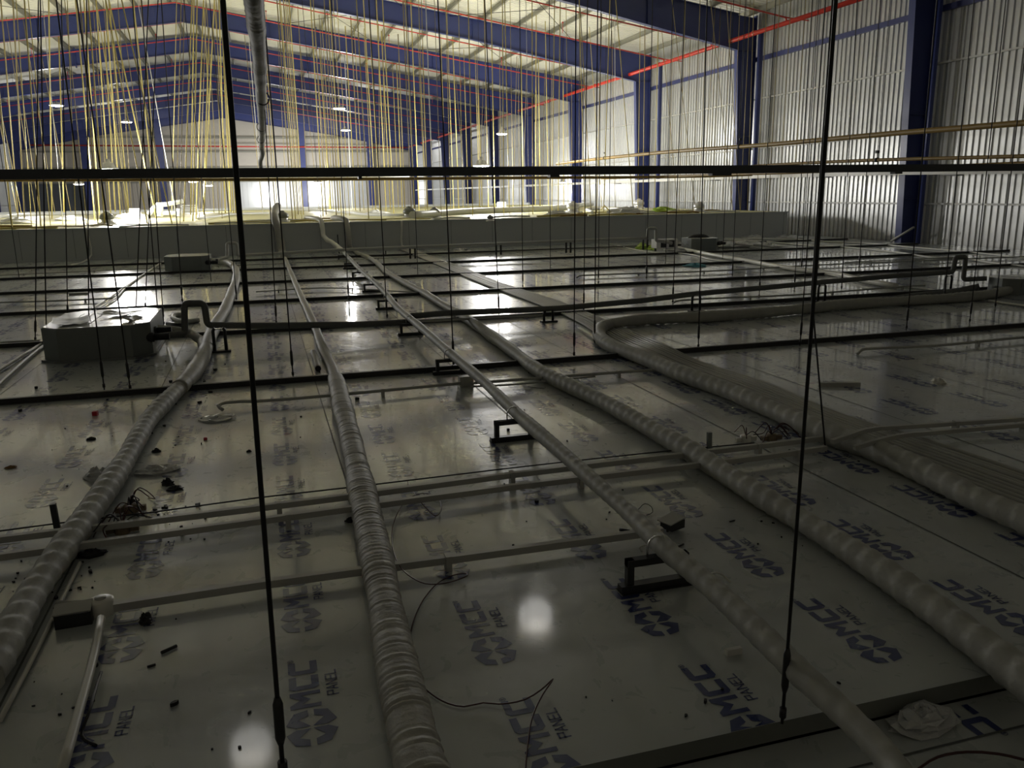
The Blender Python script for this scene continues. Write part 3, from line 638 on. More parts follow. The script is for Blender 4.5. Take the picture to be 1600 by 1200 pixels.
# ------------------------------------------------------------------ overhead items
b = MB(); Yb = 4.9; A = AY(-60, 271.6, Yb); B = AY(1670, 262, Yb)
zt = (A.z+B.z)/2; hh = .025
b.box(A.x-.4, B.x+.4, Yb-.03, Yb+.03, zt-hh, zt+hh)
T = thing('cross_tube', 'dark square steel tube crossing the whole picture at eye level', 'steel beam', (0, Yb, zt))
b = MB(); b.box(A.x-.4, B.x+.4, -.03, .03, -hh, hh); b.build('tube', 'beam', T)
for px, ww in ((562, .01), (865, .03), (1125, .07), (1400, .03)):
    q = AY(px, 275, Yb); b = MB(); b.box(q.x-ww, q.x+ww, -.025, .025, -hh-.014, -hh); b.build('bracket', 'beam', T)
pts = [(.055, 3.2, 2.5), (.06, 4.8, 2.5), (.085, 6.3, 2.5), (.11, 9.2, 2.5), (.135, 12.2, 2.49), (.15, 18.3, 2.5)]
o = wrapped([Vector(p) for p in pts], .052, 'grey wrapped pipe hanging overhead and running away from the camera', 'oldwrap', 0, name='overhead_pipe', seed=20, crinkle=.06)
T = thing('cable_lashing', 'black twisted wire lashed around the overhead pipe', 'wire', (.12, 9, 2.5))
for Y in (9.3, 13.0, 15.8):
    b = MB(); b.tube([(.065*math.cos(a)+.01, Y-9+.12*math.sin(a/2), .065*math.sin(a)) for a in [2*PI*k/14 for k in range(15)]], .006, 5); b.build('loop', 'cable', T)
sp = smooth([Vector((.15, 18.2, 2.5)), Vector((.17, 19.5, 2.42)), Vector((.12, 21, 2.3)), Vector((.16, 23, 2.1))], .2); b = MB(); b.tube(sp, .05, 8); tag(b.build('pipe_tail', 'foam', loc=sp[0]), 'dark limp tail at the far end of the overhead pipe', 'pipe')
# red sprinkler main and branches
b = MB(); b.tube([(16.45, 6, 6.62), (16.45, YE-.6, 6.66)], .075, 12); o = b.build('tube', 'red')
T = thing('sprinkler_main', 'thick red sprinkler pipe running along the right wall under the rafters', 'pipe', (16.45, 6, 6.62)); o.parent = T; o.matrix_parent_inverse = Matrix.Translation((-16.45, -6, -6.62))
for k in range(12):
    b = MB(); b.tube([(0, 6+7*k, .02), (0, 6.08+7*k, .02)], .09, 12); b.build('joint', 'red', T)
b = MB(); z = 6.65; b.tube([(16.3, YE-.58, z), (XL+2, YE-.58, z+.2)], .07, 8); tag(b.build('sprinkler_pipe', 'red', loc=(0, YE-.58, z)), 'red pipe running straight across the far end wall', 'pipe')
n = 0
for Y in [20.5, 24.2, 28.8, 32.6, 37.3, 41.3, 45.6, 50, 54.2, 58.5, 62.5, 67, 71, 75.5, 80]:
    T = thing('sprinkler_pipe', 'thin red sprinkler pipe sloping across under the roof, %s from the camera' % ordw(n), 'pipe', (0, Y, 0), 0, 'red sprinkler branches'); n += 1
    zz_ = lambda x: ztop(x)-.62
    b = MB(); b.tube([(XL+3, 0, zz_(XL+3)), (RX, 0, zz_(RX)), (16.4, 0, 6.78)], .026, 6); b.build('tube', 'red', T)
    b = MB(); b.tube([(16.4, 0, 6.8), (16.44, 0, 6.66)], .026, 6); b.tube([(16.4, 0, 6.78), (17.25, 0, 6.72)], .022, 6); b.build('elbow', 'red', T)
    for x in (-16, -10.5, -4.5, 1, 6.5, 12):
        b = MB(); b.tube([(x, 0, zz_(x)), (x, 0, zz_(x)+.35)], .012, 5); b.lathe([(.04, .36), (.03, .40), (0, .42)], 8, T=Matrix.Translation((x, 0, zz_(x)))); b.build('sprinkler_head', 'red', T)
# ochre pipes
def ochre(pts, r, label, cl=()):
    T = thing('ochre_pipe', label, 'pipe', pts[0]); org = Vector(pts[0])
    b = MB(); b.tube([Vector(p)-org for p in smooth(pts, 1.0)], r, 10); b.build('tube', 'gas', T)
    for c in cl:
        q = Vector(c)-org; b = MB(); b.tube([q+Vector((0, -.03, 0)), q+Vector((0, .03, 0))], r+.012, 10); b.tube([q+Vector((0, 0, r)), q+Vector((0, 0, r+.12))], .01, 5); b.box(q.x-.03, q.x+.03, q.y-.03, q.y+.03, q.z+r+.10, q.z+r+.16); b.build('clamp', 'black', T)
        b = MB(); b.tube([q+Vector((0, 0, r+.12)), q+Vector((0, 0, ztop(c[0])-c[2]))], .006, 5); b.build('hanger', 'dark', T)
pp = [AX(1680, 184, 12.5), AX(1600, 192, 12.5), AX(1400, 208, 12.5), AX(1200, 226, 12.5), AX(1060, 236, 12.5), AX(945, 247, 12.5), AX(870, 256, 12.5)]
ochre(pp, .055, 'upper ochre pipe sloping from the right edge towards the centre', [AX(1156, 229, 12.5), AX(945, 247, 12.5)])
ochre([AX(1680, 241, 12.5), AX(1600, 244, 12.5), AX(1370, 250, 12.5), AX(1200, 258, 12.5), AX(1150, 262, 12.5)], .035, 'middle ochre pipe just above the dark tube at the right', [AX(1370, 250, 12.5)])
ochre([AX(1680, 253, 12.5), AX(1600, 255, 12.5), AX(1440, 262, 12.5), AX(1200, 271, 12.5), AX(1100, 274, 12.5), AX(940, 279, 12.5)], .035, 'lower ochre pipe hidden partly behind the dark tube at the right')
b = MB(); sp = smooth([AY(-30, 281.5, 24.6), AY(200, 281, 24.6), AY(400, 280.5, 24.6), AY(800, 278, 24.6), AY(1100, 275.5, 24.6), AY(1175, 273, 24.6)], 1); b.tube(sp, .042, 8)
tag(b.build('ochre_pipe', 'gas', loc=sp[0]), 'long dark ochre pipe crossing the yellow rods just below the dark tube', 'pipe')
b = MB(); sp = smooth([AY(-30, 277, 31), AY(400, 276.5, 31), AY(640, 276, 31)], 1); b.tube(sp, .035, 8)
tag(b.build('white_pipe', 'tray', loc=sp[0]), 'thin white pipe right above the long ochre pipe at the left', 'pipe')
# white tray along the right wall
pts = [AX(1690, 266, 16.4), AX(1600, 267.5, 16.4), AX(1400, 270, 16.4), AX(1200, 275.5, 16.4), AX(1050, 281, 16.4), AX(900, 287, 16.4), AX(780, 292, 16.4), AX(650, 297, 16.4)]
T = thing('cable_tray', 'white cable tray running along the right wall at eye level', 'cable tray', pts[0]); org = pts[0]
for k, (a, c) in enumerate(zip(pts[:-1], pts[1:])):
    a = a-org; c = c-org; b = MB(); h = .055
    vs_ = []
    for p in (a, c): vs_ += [(p.x-.06, p.y, p.z-h), (p.x+.06, p.y, p.z-h), (p.x+.06, p.y, p.z+h), (p.x-.06, p.y, p.z+h)]
    b.add(vs_, [(0, 4, 5, 1), (1, 5, 6, 2), (2, 6, 7, 3), (3, 7, 4, 0)]); b.build('tray_length', 'tray', T)
    m = (a+c)/2; b = MB(); b.box(m.x-.1, m.x+.1, m.y-.2, m.y+.2, m.z-h-.03, m.z-h-.005); b.build('bracket', 'beam', T)
# downpipe and post beside columns on the right
for i, (px, py, r, m) in enumerate(((1456, 150, .06, 'blue'), (1182, 200, .09, 'blue'), (1030, 200, .09, 'blue'))):
    Xq = 17.1; q = AX(px, py, Xq); b = MB(); b.tube([(Xq, q.y, -.4), (Xq, q.y, 6.9)], r, 8)
    tag(b.build('down_pipe', m, loc=(Xq, q.y, -.4)), ['blue upright pipe in front of the nearest column on the right', 'blue upright pipe beside the second column on the right wall', 'blue upright pipe beside the third column on the right wall'][i], 'pipe')
b = MB(); sp = [AX(1392, 377, 16.9), AX(1428, 355, 16.9)]; b.tube(sp, .03, 6); tag(b.build('leaning_pole', 'cond', loc=sp[0]), 'dark pole leaning against the nearest column base on the right', 'pole')
# ------------------------------------------------------------------ hanger rods
def rod(pb, pt, r, m, label, grp=None, name='hanger_rod', fit=False):
    d = (pt-pb).normalized(); 
    if fit:
        T = thing(name, label, 'rod', pb, 0, grp)
        b = MB(); b.tube([Vector((0, 0, 0)), pt-pb], r, 8 if r > .004 else 6); b.build('rod', m, T)
        b = MB(); b.tube([d*.02, d*.05], r*2.0, 8); b.build('nut', m, T)
        b = MB(); b.tube([d*.10, d*.12, d*.22, d*.24], [r*1.2, r*2.1, r*2.1, r*1.2], 8); b.build('coupler', m, T)
        return T
    b = MB(); b.tube([pb, pt], r, 5); o = b.build(name, m, loc=pb); return tag(o, label, 'rod', grp)
def rod_px(xb, yb, xt, yt, Y=None, zb=0.0, ex=0):
    if Y is None: pb = G(xb, yb, zb); Y = pb.y
    else: pb = AY(xb, yb, Y)
    q = AY(xt, yt, Y) if xt is not None else pb+Vector((0, 0, 3))
    d = q-pb; d = d/d.z; x = pb.x+d.x*8; t = (ztop(x)+.02-pb.z)
    if Y is not None: b0 = pb + d*(zb-pb.z); 
    return b0, pb + d*t
# rods near the camera, coloured dark as backlit, from left to right in the picture
near = [(55, 534, 60, 0), (73, 556, 63, 0), (106, 506, 96, 0), (163, 609, 88, 0), (139, 540, 136, 100), (204, 611, 120, 0), (211, 518, 232, 0), (226, 502, 247, 0), (249, 517, 215, 100), (256, 509, 228, 100),
        (285, 472, 252, 0), (432, 508, 410, 100), (458, 590, 419, 100), (443, 1215, 348, 0), (506, 392, 472, 0), (545, 470, None, 0), (605, 497, 582, 100), (653, 430, None, 0), (709, 572, 684, 0), (780, 492, 762, 100), (817, 450, None, 0), (860, 421, None, 0),
        (897, 558, 900, 0), (912, 486, 918, 0), (929, 536, 934, 0), (935, 444, None, 0), (951, 416, None, 0), (1010, 437, None, 0), (1040, 412, None, 0), (1051, 475, 1070, 0), (1091, 546, 1105, 0), (1129, 405, None, 0), (1144, 432, 1160, 100), (1186, 466, 1212, 0),
        (1241, 451, None, 0), (1252, 424, None, 0), (1222, 1130, 1306, 0), (1250, 540, 1290, 0), (1315, 452, 1334, 100), (1342, 420, None, 0), (1416, 516, 1464, 0), (1475, 470, 1492, 300), (1515, 505, None, 0), (1555, 480, None, 0),
        (30, 434, None, 0), (330, 440, None, 0), (370, 470, None, 0)]
near.sort(key=lambda t: t[0])
special = {443: 'thick black rod in the foreground left of the centre, top to bottom of the picture', 1222: 'thick dark rod in the right foreground landing on the front panel edge', 1290: 'leaning dark rod touching the thickest taped pipe'}
for i, (xb, yb, xt, yt) in enumerate(near):
    a, t = rod_px(xb, yb, xt, yt)
    r = .0064 if xb == 443 else (.005 if xb == 1222 else (.0055 if a.y < 8 else (.006 if a.y < 13 else .007)))
    lab = special.get(xb, 'dark thin hanger rod dropping to the panels, %s from the left' % ordw(i))
    rod(a, t, r, 'dark', lab, fit=a.y < 14)
a = G(1290, 706); b = MB(); pts = [a, AY(1268, 460, a.y), AY(1301, 0, a.y)]; d_ = (pts[2]-pts[1]); pts[2] = pts[1]+d_*((ztop(1)-pts[1].z)/d_.z)
b.tube(pts, .005, 6); tag(b.build('hanger_rod', 'dark', loc=a), 'bent dark rod whose foot touches the thickest taped pipe', 'rod')
# yellow rods over the platform
rnd = random.Random(21)
ylist = []
left = [(22, 1), (43, 25), (70, 44), (80, 76), (98, 90), (115, 105), (127, 101), (141, 118), (146, 125), (150, 131), (157, 138), (168, 150), (183, 165), (195, 170), (201, 184), (214, 165), (227, 170), (249, 190), (262, 215),
        (270, 276), (277, 283), (283, 288), (290, 300), (299, 303), (303, 308), (309, 318), (314, 322), (320, 328), (322, 335), (345, 338), (350, 342), (353, 335), (357, 345), (361, 347), (365, 352),
        (10, -15), (34, 20), (57, 38), (90, 66), (176, 160), (190, 150), (236, 208), (243, 220), (331, 318), (338, 322)]
for xb, xt in left: ylist.append((xb, xt, .03 if rnd.random() < .6 else .018))
mid = [405, 425, 429, 451, 456, 459, 461, 464, 466, 469, 500, 505, 512, 517, 521, 525, 529, 536, 542, 547, 552, 559, 565, 572, 579, 584, 590, 600, 607, 612, 620, 626, 630, 640, 645, 652, 662, 666, 675, 687, 695, 702, 707, 715, 722, 730, 737, 748, 752, 762, 772, 782, 786, 795]
for xb in mid: ylist.append((xb, None, .026 if rnd.random() < .6 else .016))
rightl = [(801, None), (811, None), (817, None), (826, None), (832, None), (836, None), (844, None), (857, None), (862, None), (872, None), (881, None), (888, None), (894, None), (905, None), (912, 905), (920, 906), (926, None), (933, None), (936, 918), (944, None), (950, 930), (960, 955), (963, None), (971, None), (975, 985), (984, 962), (992, None), (998, None), (1006, None), (1018, 998), (1024, None), (1034, None)]
for xb, xt in rightl: ylist.append((xb, xt, .024 if rnd.random() < .6 else .015))
thin = [(1046, None), (1053, 1030), (1063, None), (1072, None), (1079, 1050), (1085, None), (1095, None), (1102, 1118), (1110, None), (1116, None), (1132, None), (1138, 1110), (1145, None), (1152, 1135), (1160, None), (1170, 1178), (1185, None), (1204, None), (1221, None), (1243, None)]
ylist.sort(key=lambda t: t[0])
def zone(x):
    if x < 130: return 'at the far left'
    if x < 260: return 'around the left pendant lamp'
    if x < 380: return 'just left of the thick black rod'
    if x < 500: return 'beside the overhead pipe'
    if x < 640: return 'over the end wall glow'
    if x < 800: return 'around the right pendant lamp'
    if x < 920: return 'before the far columns'
    return 'before the right wall'
cnt = {}
for i, (xb, xt, r) in enumerate(ylist):
    Y = rnd.choice([25.2, 26.5, 28.1, 31, 33.5, 36.3, 39.0, 42.0, 45.5]) + rnd.uniform(-.3, .3)
    if 440 < xb < 475: Y = 30+rnd.uniform(-4, 8)
    jit = rnd.uniform(-3, 3)
    if xt is None:
        a, t = rod_px(xb, 262, None, 0, Y=Y, zb=ZP); t = t + Vector((rnd.uniform(-.06, .06), rnd.uniform(-.3, .3), 0))
    else: a, t = rod_px(xb, 262, xt, 0, Y=Y, zb=ZP)
    if a.x > XP-.2: continue
    m = 'white' if i % 19 == 7 else ('yel' if rnd.random() < .72 else 'tan')
    wd = {'white': 'white', 'yel': 'yellow', 'tan': 'dull brass-coloured'}[m]
    kk = (wd, zone(xb)); cnt[kk] = cnt.get(kk, 0)+1
    rod(a, t, r*Y/34*.82, m, '%s rod %s, %s of these from the left' % (wd, zone(xb), ordw(cnt[kk]-1)), '%s rods %s' % (wd, zone(xb)))
for i, (xb, xt) in enumerate(thin):
    Y = rnd.uniform(24.5, 30)
    a, t = rod_px(xb, 262, xt, 0, Y=Y, zb=ZP)
    if a.x > XP-.15: 
        Y *= (XP-.3)/a.x; Y = max(Y, YP+.3); a, t = rod_px(xb, 262, xt, 0, Y=Y, zb=ZP)
    if a.x > XP: a.z = 0
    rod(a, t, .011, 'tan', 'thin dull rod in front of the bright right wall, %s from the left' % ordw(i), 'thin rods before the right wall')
# more thin yellow rods deeper in the hall behind the others
for i, x in enumerate(sorted(rnd.uniform(-20, 15.5) for _ in range(46))):
    Y = rnd.uniform(40, 49)
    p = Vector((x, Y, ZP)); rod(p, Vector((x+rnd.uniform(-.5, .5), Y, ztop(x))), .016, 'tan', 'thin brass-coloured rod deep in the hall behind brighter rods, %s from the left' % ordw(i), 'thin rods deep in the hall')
# ------------------------------------------------------------------ things on the platform
def dome(px, py, label, s=1):
    q = G(px, py, ZP); T = thing('roof_fan', label, 'exhaust fan', q)
    b = MB(); b.lathe([(.34*s, 0), (.30*s, .05*s), (.20*s, .08*s), (.20*s, .16*s)], 14); b.build('base', 'shell', T)
    b = MB(); b.lathe([(.20*s, .16*s), (.25*s, .2*s), (.24*s, .3*s), (.16*s, .38*s), (.1*s, .4*s), (.09*s, .44*s), (0, .46*s)], 14); b.build('dome', 'acbox' if py > 335 else 'shell', T)
dome(168, 350, 'dark domed fan on the platform edge left of the floodlight glare', .8)
dome(442, 347, 'dark domed fan beside the foil sleeve on the platform', .7)
dome(640, 341, 'white domed fan on the platform behind the climbing pipes', .8)
dome(679, 340, 'dark domed fan on the platform before the long white pipe', .7)
dome(766, 345, 'small dark cap on the platform edge right of the dark fan', .35)
dome(895, 333, 'pale domed fan at the right end of the long white pipe', .9)
dome(998, 326, 'grey domed fan right of the wire triangle on the platform', .9)
dome(1092, 331, 'white domed fan furthest right on the platform', .75)
def lying(pts, z, r, m, label, nm='lying_pipe', cat='pipe'):
    sp = smooth([G(x, y, z) for x, y in pts], .5); b = MB(); b.tube(sp, r, 10)
    return tag(b.build(nm, m, loc=sp[0]), label, cat)
lying([(644, 336), (720, 331), (800, 328), (860, 326), (905, 321), (925, 319)], ZP+.13, .11, 'white', 'long thick white pipe lying on the platform, glaring in the lamp light')
lying([(433, 328), (470, 328), (540, 332), (600, 336), (640, 336)], ZP+.06, .05, 'white', 'white pipe sagging across the platform right of the foil sleeve')
lying([(0, 338), (60, 335), (110, 334), (190, 333)], ZP+.08, .07, 'white', 'white pipe on the platform at the far left')
lying([(310, 342), (340, 338), (380, 334), (420, 333)], ZP+.05, .04, 'white', 'white hose curving on the platform left of the foil sleeve')
lying([(925, 332), (935, 326), (958, 326), (950, 331)], ZP+.05, .05, 'white', 'white oval ring of pipe on the platform')
sp = [AY(939, 328, 29), AY(944, 321, 29), AY(951, 328, 29)]; b = MB(); b.tube(sp, .025, 6); tag(b.build('wire_triangle', 'yel', loc=sp[0]), 'small bent wire triangle standing on the platform', 'wire frame')
# T-shaped white pipe assembly
YC = 31.6; o0 = AY(250, 340, YC); o0.z = ZP; T = thing('pipe_cross', 'white glaring pipe cross standing on the platform beside the floodlight', 'pipe', o0)
for nm, pl, r in (('upright', [(250, 338), (250, 317)], .11), ('arm', [(243, 321), (262, 319), (286, 314)], .075), ('brace', [(232, 335), (243, 322)], .075), ('side_post', [(280, 338), (280, 326)], .09), ('rail', [(250, 333), (280, 333)], .07)):
    b = MB(); b.tube([AY(x, y, YC)-o0 for x, y in pl], r, 8); b.build(nm, 'white', T)
q = G(296, 334, ZP); T = thing('white_crate', 'white slatted crate on the platform behind the pipe cross', 'crate', q)
b = MB()
for k in range(4): b.box(-.35, .35, -.25, -.23, .04+.1*k, .1+.1*k); b.box(-.35, .35, .23, .25, .04+.1*k, .1+.1*k)
b.build('slats', 'white', T)
for sx in (-1, 1):
    b = MB(); b.box(sx*.34-.02, sx*.34+.02, -.25, .25, 0, .42); b.build('side', 'white', T)
# cables, battens and bags scattered on the platform edge
nb = 0
bx = sorted(rnd.uniform(-11, 15.4) for _ in range(46)); bn = {}
for x in bx:
    y = YP+.15+abs(rnd.gauss(0, 1.6)); L = rnd.uniform(.5, 2.4); a = rnd.gauss(0, .35)
    if x+L/2 > XP-.1: x = XP-.2-L/2
    mid_ = Vector((x, y, ZP+.02)); d = Vector((math.cos(a), math.sin(a)*.4, 0))*L/2
    if (mid_-d).y < YP or (mid_+d).y < YP: d.y = 0
    sp = smooth([mid_-d, mid_+Vector((0, rnd.uniform(0, .12), .02)), mid_+d], .3); b = MB(); rr = rnd.choice((.015, .022, .03)); b.tube(sp, rr, 6)
    m = rnd.choice(('yel', 'yel', 'pvc', 'tray', 'gas', 'white')); wd = {'yel': 'yellow', 'pvc': 'cream', 'tray': 'white', 'white': 'white', 'gas': 'brown'}[m]
    sd = 'left third' if x < -2.5 else ('middle' if x < 5.5 else 'right third')
    bn[(wd, sd)] = bn.get((wd, sd), 0)+1
    tag(b.build('loose_batten', m, loc=mid_), '%s loose batten on the %s of the platform edge, %s from the left' % (wd, sd, ordw(bn[(wd, sd)]-1)), 'batten', '%s battens on the %s of the platform' % (wd, sd))
def blob(name, loc, sx_, sy_, sz_, m, label, cat, seed=0, nn=9):
    rd = random.Random(seed); b = MB(); vs_ = []; R_ = 12
    for i in range(nn+1):
        ph = (PI/2)*i/nn
        for k in range(R_):
            j = 1+rd.uniform(-.28, .28); an = 2*PI*k/R_
            vs_.append((sx_*math.cos(ph)*math.cos(an)*j, sy_*math.cos(ph)*math.sin(an)*j, max(0.001, sz_*math.sin(ph)*(1+rd.uniform(-.35, .35))) if i else 0.0))
    b.add(vs_, [(i*R_+k, i*R_+(k+1) % R_, (i+1)*R_+(k+1) % R_, (i+1)*R_+k) for i in range(nn) for k in range(R_)], 0, False)
    o = b.build(name, m); o.location = loc; return tag(o, label, cat)
for i, (px, py, s, m) in enumerate(((205, 341, .35, 'white'), (110, 345, .3, 'white'), (20, 350, .35, 'tray'), (590, 336, .3, 'tray'), (1035, 331, .3, 'lime'), (980, 335, .4, 'tray'), (870, 338, .3, 'tray'))):
    q = G(px, py, ZP); blob('plastic_bag', q, s*1.6, s*.7, s*.5, m, ['glaring white bag in front of the floodlight on the platform', 'crumpled white bag on the platform left of the dark fan', 'crumpled white bag at the left end of the platform', 'crumpled pale bag on the platform above the climbing pipes', 'yellowish bag on the platform left of the furthest fan', 'pale bag on the platform left of the yellowish bag', 'pale bag on the platform left of the pale domed fan'][i], 'bag', i)
# ------------------------------------------------------------------ litter on the panels
blob('lime_bag', G(1003, 389), .16, .2, .14, 'lime', 'lime green plastic heap by the far pipe support', 'bag', 11)
blob('lime_bag', G(1018, 390), .12, .15, .10, 'lime', 'paler lime plastic lump right of the far pipe support', 'bag', 12)
blob('teal_cloth', G(1087, 416), .22, .3, .05, 'teal', 'teal cloth lying on the panels between the rails', 'cloth', 13)
for i, (px, py, a, c) in enumerate(((1128, 387, .55, .16), (1165, 386, .6, .14), (1195, 387, .4, .12), (1110, 372, .4, .12), (1140, 371, .7, .12), (1178, 373, .5, .1), (1060, 393, .3, .08), (1230, 373, .5, .1))):
    blob('plastic_sheet', G(px, py), a, a*.8, c, 'plastic', ['crumpled white sheeting just right of the far right galvanised box', 'crumpled white sheeting, second heap right of the far galvanised box', 'crumpled white sheeting, third heap right of the far galvanised box', 'crumpled white sheeting directly behind the far galvanised box', 'crumpled white sheeting behind and right of the far galvanised box', 'crumpled white sheeting by the platform foot, right of the box', 'low clear sheeting just left before the far galvanised box', 'crumpled white sheeting at the foot of the platform end'][i], 'plastic sheet', 20+i)
blob('plastic_wrap', G(722, 394), .25, .3, .1, 'plastic', 'small crumpled plastic in front of the platform at mid picture', 'plastic sheet', 31)
blob('plastic_wrap', G(245, 738), .12, .08, .03, 'plastic', 'crumpled clear plastic wrap right of the left wrapped pipe', 'plastic sheet', 32)
blob('plastic_wrap', G(152, 746), .06, .06, .05, 'plastic', 'crumpled clear plastic tucked against the left wrapped pipe', 'plastic sheet', 33)
blob('plastic_wrap', G(340, 655), .12, .12, .02, 'plastic', 'flat clear plastic scrap under the hooked conduit', 'plastic sheet', 34)
blob('paper_scrap', G(1466, 599), .05, .05, .04, 'pvc', 'small white paper ball on the dim right panels', 'paper', 35)
blob('black_lump', G(142, 868), .06, .035, .025, 'black', 'black lump of debris by the left wrapped pipe above the open box', 'debris', 36)
blob('black_lump', G(228, 972), .022, .03, .03, 'black', 'round black lump below the lone conduit at the left', 'debris', 37)
blob('black_lump', G(245, 706), .025, .02, .02, 'black', 'black half-round scrap right of the left wrapped pipe', 'debris', 38)
blob('black_lump', G(262, 757), .035, .03, .03, 'black', 'black scrap beside the crumpled plastic wrap', 'debris', 39)
blob('black_lump', G(274, 765), .04, .03, .02, 'steel', 'shiny black scrap with foil below the plastic wrap', 'debris', 40)
blob('black_lump', G(389, 706), .015, .012, .012, 'black', 'black crumb just left of the thick black rod', 'debris', 41)
blob('black_lump', G(17, 731), .03, .02, .012, 'card', 'brown scrap near the left edge', 'debris', 42)
blob('black_lump', G(142, 687), .03, .02, .014, 'black', 'black scrap above the plastic tucked by the left pipe', 'debris', 43)
blob('black_lump', G(547, 815), .025, .02, .02, 'black', 'black scrap against the left side of the crinkled foil sleeve', 'debris', 44)
q = G(149, 649); b = MB(); b.prism([(-.018, -.014), (.016, -.018), (.02, .012), (-.014, .017)], 0, .03); o = b.build('red_cube', 'redp'); o.location = q; tag(o, 'small bright red plastic block at the left', 'plastic block')
b = MB(); b.prism([(-.01, -.01), (.012, -.008), (.009, .011), (-.01, .01)], 0, .014); o = b.build('red_cube', 'redp'); o.location = G(321, 687); tag(o, 'tiny dull red scrap between the plastic scrap and the logo row', 'plastic block')
q = G(1146, 1022); b = MB(); b.box(-.028, .028, -.008, .008, 0, .022); o = b.build('white_block', 'pvc'); o.location = q; tag(o, 'small white block on the front panel between two logos', 'plastic block')
for i, (x0, y0, x1, y1, r) in enumerate(((252, 1020, 276, 1009, .006), (230, 1042, 243, 1038, .004), (968, 827, 984, 830, .007), (1060, 854, 1068, 850, .004), (1140, 815, 1148, 813, .003))):
    b = MB(); b.tube([G(x0, y0, r), G(x1, y1, r)], r, 6); tag(b.build('metal_offcut', 'steel', loc=G(x0, y0, 0)), ['longer dark offcut on the panel left of the black rod', 'shorter dark offcut below the longer one', 'grey offcut near the right junction box', 'dark offcut above the first stand', 'tiny dark offcut on the panel beside a logo'][i], 'offcut')
b = MB(); b.box(-.16, .16, -.025, .025, 0, .03); o = b.build('metal_channel', 'cond'); o.location = G(1310, 603); o.rotation_euler.z = -.35; tag(o, 'short grey channel lying on the dim right panels', 'offcut')
b = MB(); b.box(-.14, .14, -.04, .04, 0, .03); o = b.build('metal_channel', 'cond'); o.location = G(277, 453) + Vector((-1.5, 0, 0)); tag(o, 'short grey channel beside the rail at the left', 'offcut')
for i, (px, py, h) in enumerate(((90, 828, .13), (1108, 706, .12), (530, 396, .5), (603, 398, .1))):
    q = G(px, py); b = MB(); b.box(-.013, .013, -.01, .01, 0, h); o = b.build('upright_strip', 'steel' if i != 1 else 'acbox'); o.location = q; o.rotation_euler.y = -.03
    tag(o, ['short black upright strip behind the conduits at the left', 'short grey upright strip beside the white outlet box', 'tall black upright strip far back by the raised pipe', 'small black upright far back'][i], 'bracket')
# open cardboard boxes far left
for i, (px, py, s) in enumerate(((12, 406, .30), )):
    q = G(px, py); T = thing('cardboard_box', 'small open cardboard box in front of the platform at the left edge', 'box', q, .1)
    b = MB(); b.box(-s, s, -s*.8, -s*.78, 0, .2); b.box(-s, s, s*.78, s*.8, 0, .2); b.box(-s, -s+.01, -s*.8, s*.8, 0, .2); b.box(s-.01, s, -s*.8, s*.8, 0, .2); b.box(-s, s, -s*.8, s*.8, 0, .01); b.build('carton', 'card', T)
    b = MB(); b.box(-s, s, -s*.8-.01, -s*.8, -.0, .16, 0, Matrix.Translation((0, 0, .2)) @ Matrix.Rotation(.2, 4, 'X')); b.box(s, s+.2, -s*.8, s*.8, .2, .21, 0, Matrix.Rotation(-.3, 4, 'Y')); b.build('flap', 'card', T)
# tangle of wires with an outlet box, left and right
def tangle(ox, oy, label, seed, col='wire', ww=.003, n=9, R_=.16):
    rd = random.Random(seed); q = G(ox, oy); T = thing('wired_outlet', label, 'junction box', q)
    b = MB(); b.lathe([(.035, 0), (.035, .035), (.03, .04), (0, .04)], 14); b.build('round_box', 'pvc' if seed == 2 else 'ply', T)
    for k in range(2):
        s = (-1, 1)[k]; b = MB(); b.box(s*.035, s*.07, -.012, .012, .005, .03); b.build('spout', 'pvc' if seed == 2 else 'ply', T)
    for k in range(n):
        a = rd.uniform(0, 6.28); L = rd.uniform(.5, 1)*R_
        p = [Vector((0, 0, .04)), Vector((math.cos(a)*L*.4, math.sin(a)*L*.35, rd.uniform(.06, .12))), Vector((math.cos(a)*L, math.sin(a)*L, rd.uniform(.004, .06)))]
        if rd.random() < .5: p.append(p[-1]+Vector((math.cos(a+1.3)*L*.5, math.sin(a+1.3)*L*.5, 0))); p[-1].z = .004
        b = MB(); b.tube(smooth(p, .01), ww, 5); b.build('wire', 'wire' if rd.random() < .6 else 'cable', T)
    return T
tangle(205, 800, 'round brown outlet box with a tangle of dark wires at the left wrapped pipe', 1)
tangle(192, 832, 'second outlet box sprouting wires in front of the brown one', 5, n=8)
tangle(1165, 690, 'white outlet box with splayed wires near the leaning rod', 2, n=3, R_=.1)
tangle(1205, 688, 'knot of splayed black and red wires right of the white outlet box', 4, n=10, R_=.2)
# the two wires looping across the front
w1 = [(637, 752), (640, 760), (650, 775), (665, 793), (680, 806), (688, 800), (688, 785), (678, 774), (660, 771), (640, 778), (625, 795), (614, 822), (613, 850), (622, 880), (640, 900), (665, 912), (690, 912), (715, 906), (730, 899), (728, 896), (715, 897), (690, 907), (665, 932), (648, 965), (640, 1000), (640, 1030), (650, 1060), (675, 1085), (700, 1099), (725, 1104), (755, 1098), (780, 1100), (820, 1093), (845, 1078), (864, 1061), (848, 1085), (832, 1120), (825, 1160), (820, 1215)]
b = MB(); hz = [.006 + .05*math.exp(-((i-14)/3)**2)+.03*math.exp(-((i-3)/2)**2)+.03*math.exp(-((i-34)/2)**2) for i in range(len(w1))]
sp = smooth([G(x, y, h) for (x, y), h in zip(w1, hz)], .02); b.tube(sp, .0025, 6); tag(b.build('loose_wire', 'wire', loc=sp[0]), 'dark red wire looping over the panels to the bottom edge', 'wire')
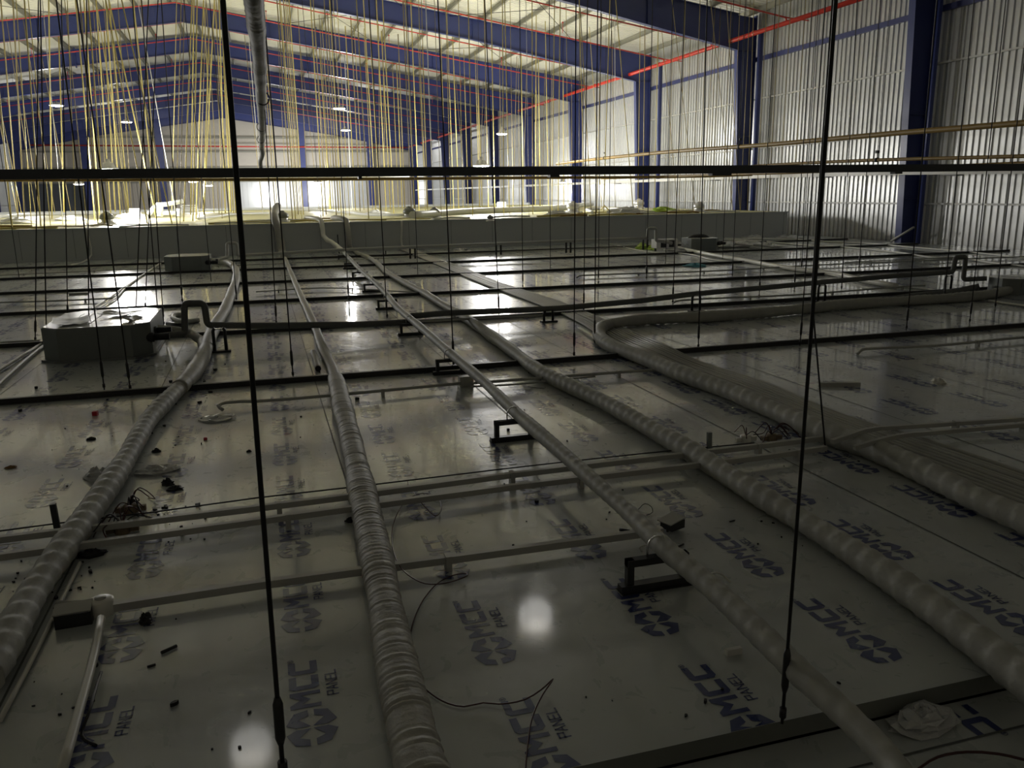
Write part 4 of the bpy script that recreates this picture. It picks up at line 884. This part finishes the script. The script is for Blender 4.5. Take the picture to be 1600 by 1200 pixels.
sp = smooth([G(985, 798, .06), G(997, 796, .03), G(1008, 787, .03), G(1018, 792, .03), G(1020, 800, .01), G(1010, 805, .004)], .02); b = MB(); b.tube(sp, .002, 5); tag(b.build('loose_wire', 'cable', loc=sp[0]), 'short black curl of wire beside the raised pipe', 'wire')
sp = smooth([G(158, 1050, .02), G(150, 1075, .03), G(140, 1110, .03), G(128, 1150, .004), G(150, 1165, .004)], .02); b = MB(); b.tube(sp, .005, 6); tag(b.build('loose_wire', 'cable', loc=sp[0]), 'thick black cable end lying over the lower left logo', 'wire')
sp = smooth([G(1430, 1205, -.05), G(1465, 1183, -.05), G(1510, 1175, -.05), G(1560, 1178, -.05), G(1620, 1192, -.05)], .03); b = MB(); b.tube(sp, .004, 6); tag(b.build('loose_wire', 'wire', loc=sp[0]), 'dark red wire in the bottom right corner', 'wire')
sp = smooth([G(825, 604, .004), G(838, 606, .03), G(850, 607, .004)], .02); b = MB(); b.tube(sp, .003, 5); tag(b.build('loose_wire', 'cable', loc=sp[0]), 'little wire curl behind the thick taped pipe', 'wire')
blob('plastic_wrap', G(1440, 1130, -.068), .10, .06, .05, 'plastic', 'crumpled clear plastic on the lower panel in the bottom right corner', 'plastic sheet', 51)
# dark crumbs
protos = []
for s in range(4):
    rd = random.Random(s); b = MB(); n = 6
    b.prism([(.006*rd.uniform(.6, 1.3)*math.cos(2*PI*k/n), .006*rd.uniform(.6, 1.3)*math.sin(2*PI*k/n)) for k in range(n)], 0, .006)
    o = b.build('crumb', 'black'); protos.append(o.data); bpy.data.objects.remove(o)
rd = random.Random(5)
areas = [((20, 150), (850, 960), 34, 'near the lower left wrapped pipe'), ((230, 380), (560, 700), 34, 'between the left wrapped pipe and the black rod'), ((20, 200), (600, 780), 14, 'left of the left wrapped pipe'), ((240, 330), (790, 850), 26, 'around the conduits at the left'), ((430, 560), (560, 800), 14, 'left of the crinkled sleeve'),
         ((740, 1000), (560, 860), 18, 'around the raised pipe'), ((1130, 1350), (700, 860), 16, 'between the two thick taped pipes'), ((0, 400), (960, 1180), 14, 'on the lower left panels'), ((500, 900), (400, 540), 14, 'on the middle panels'), ((880, 1330), (1060, 1130), 6, 'near the front panel edge')]
for (x0, x1), (y0, y1), n, wh in areas:
    for _ in range(n):
        q = G(rd.uniform(x0, x1), rd.uniform(y0, y1)); o = bpy.data.objects.new('crumb', rd.choice(protos)); C.objects.link(o)
        s = rd.choice((.5, .7, 1, 1, 1.6, 2)) * (1 if q.y < 6 else 1.5); o.scale = (s, s*rd.uniform(.5, 1), s); o.location = (q.x, q.y, 0); o.rotation_euler.z = rd.uniform(0, 6)
        tag(o, 'tiny dark crumb of debris ' + wh, 'debris', 'crumbs ' + wh)
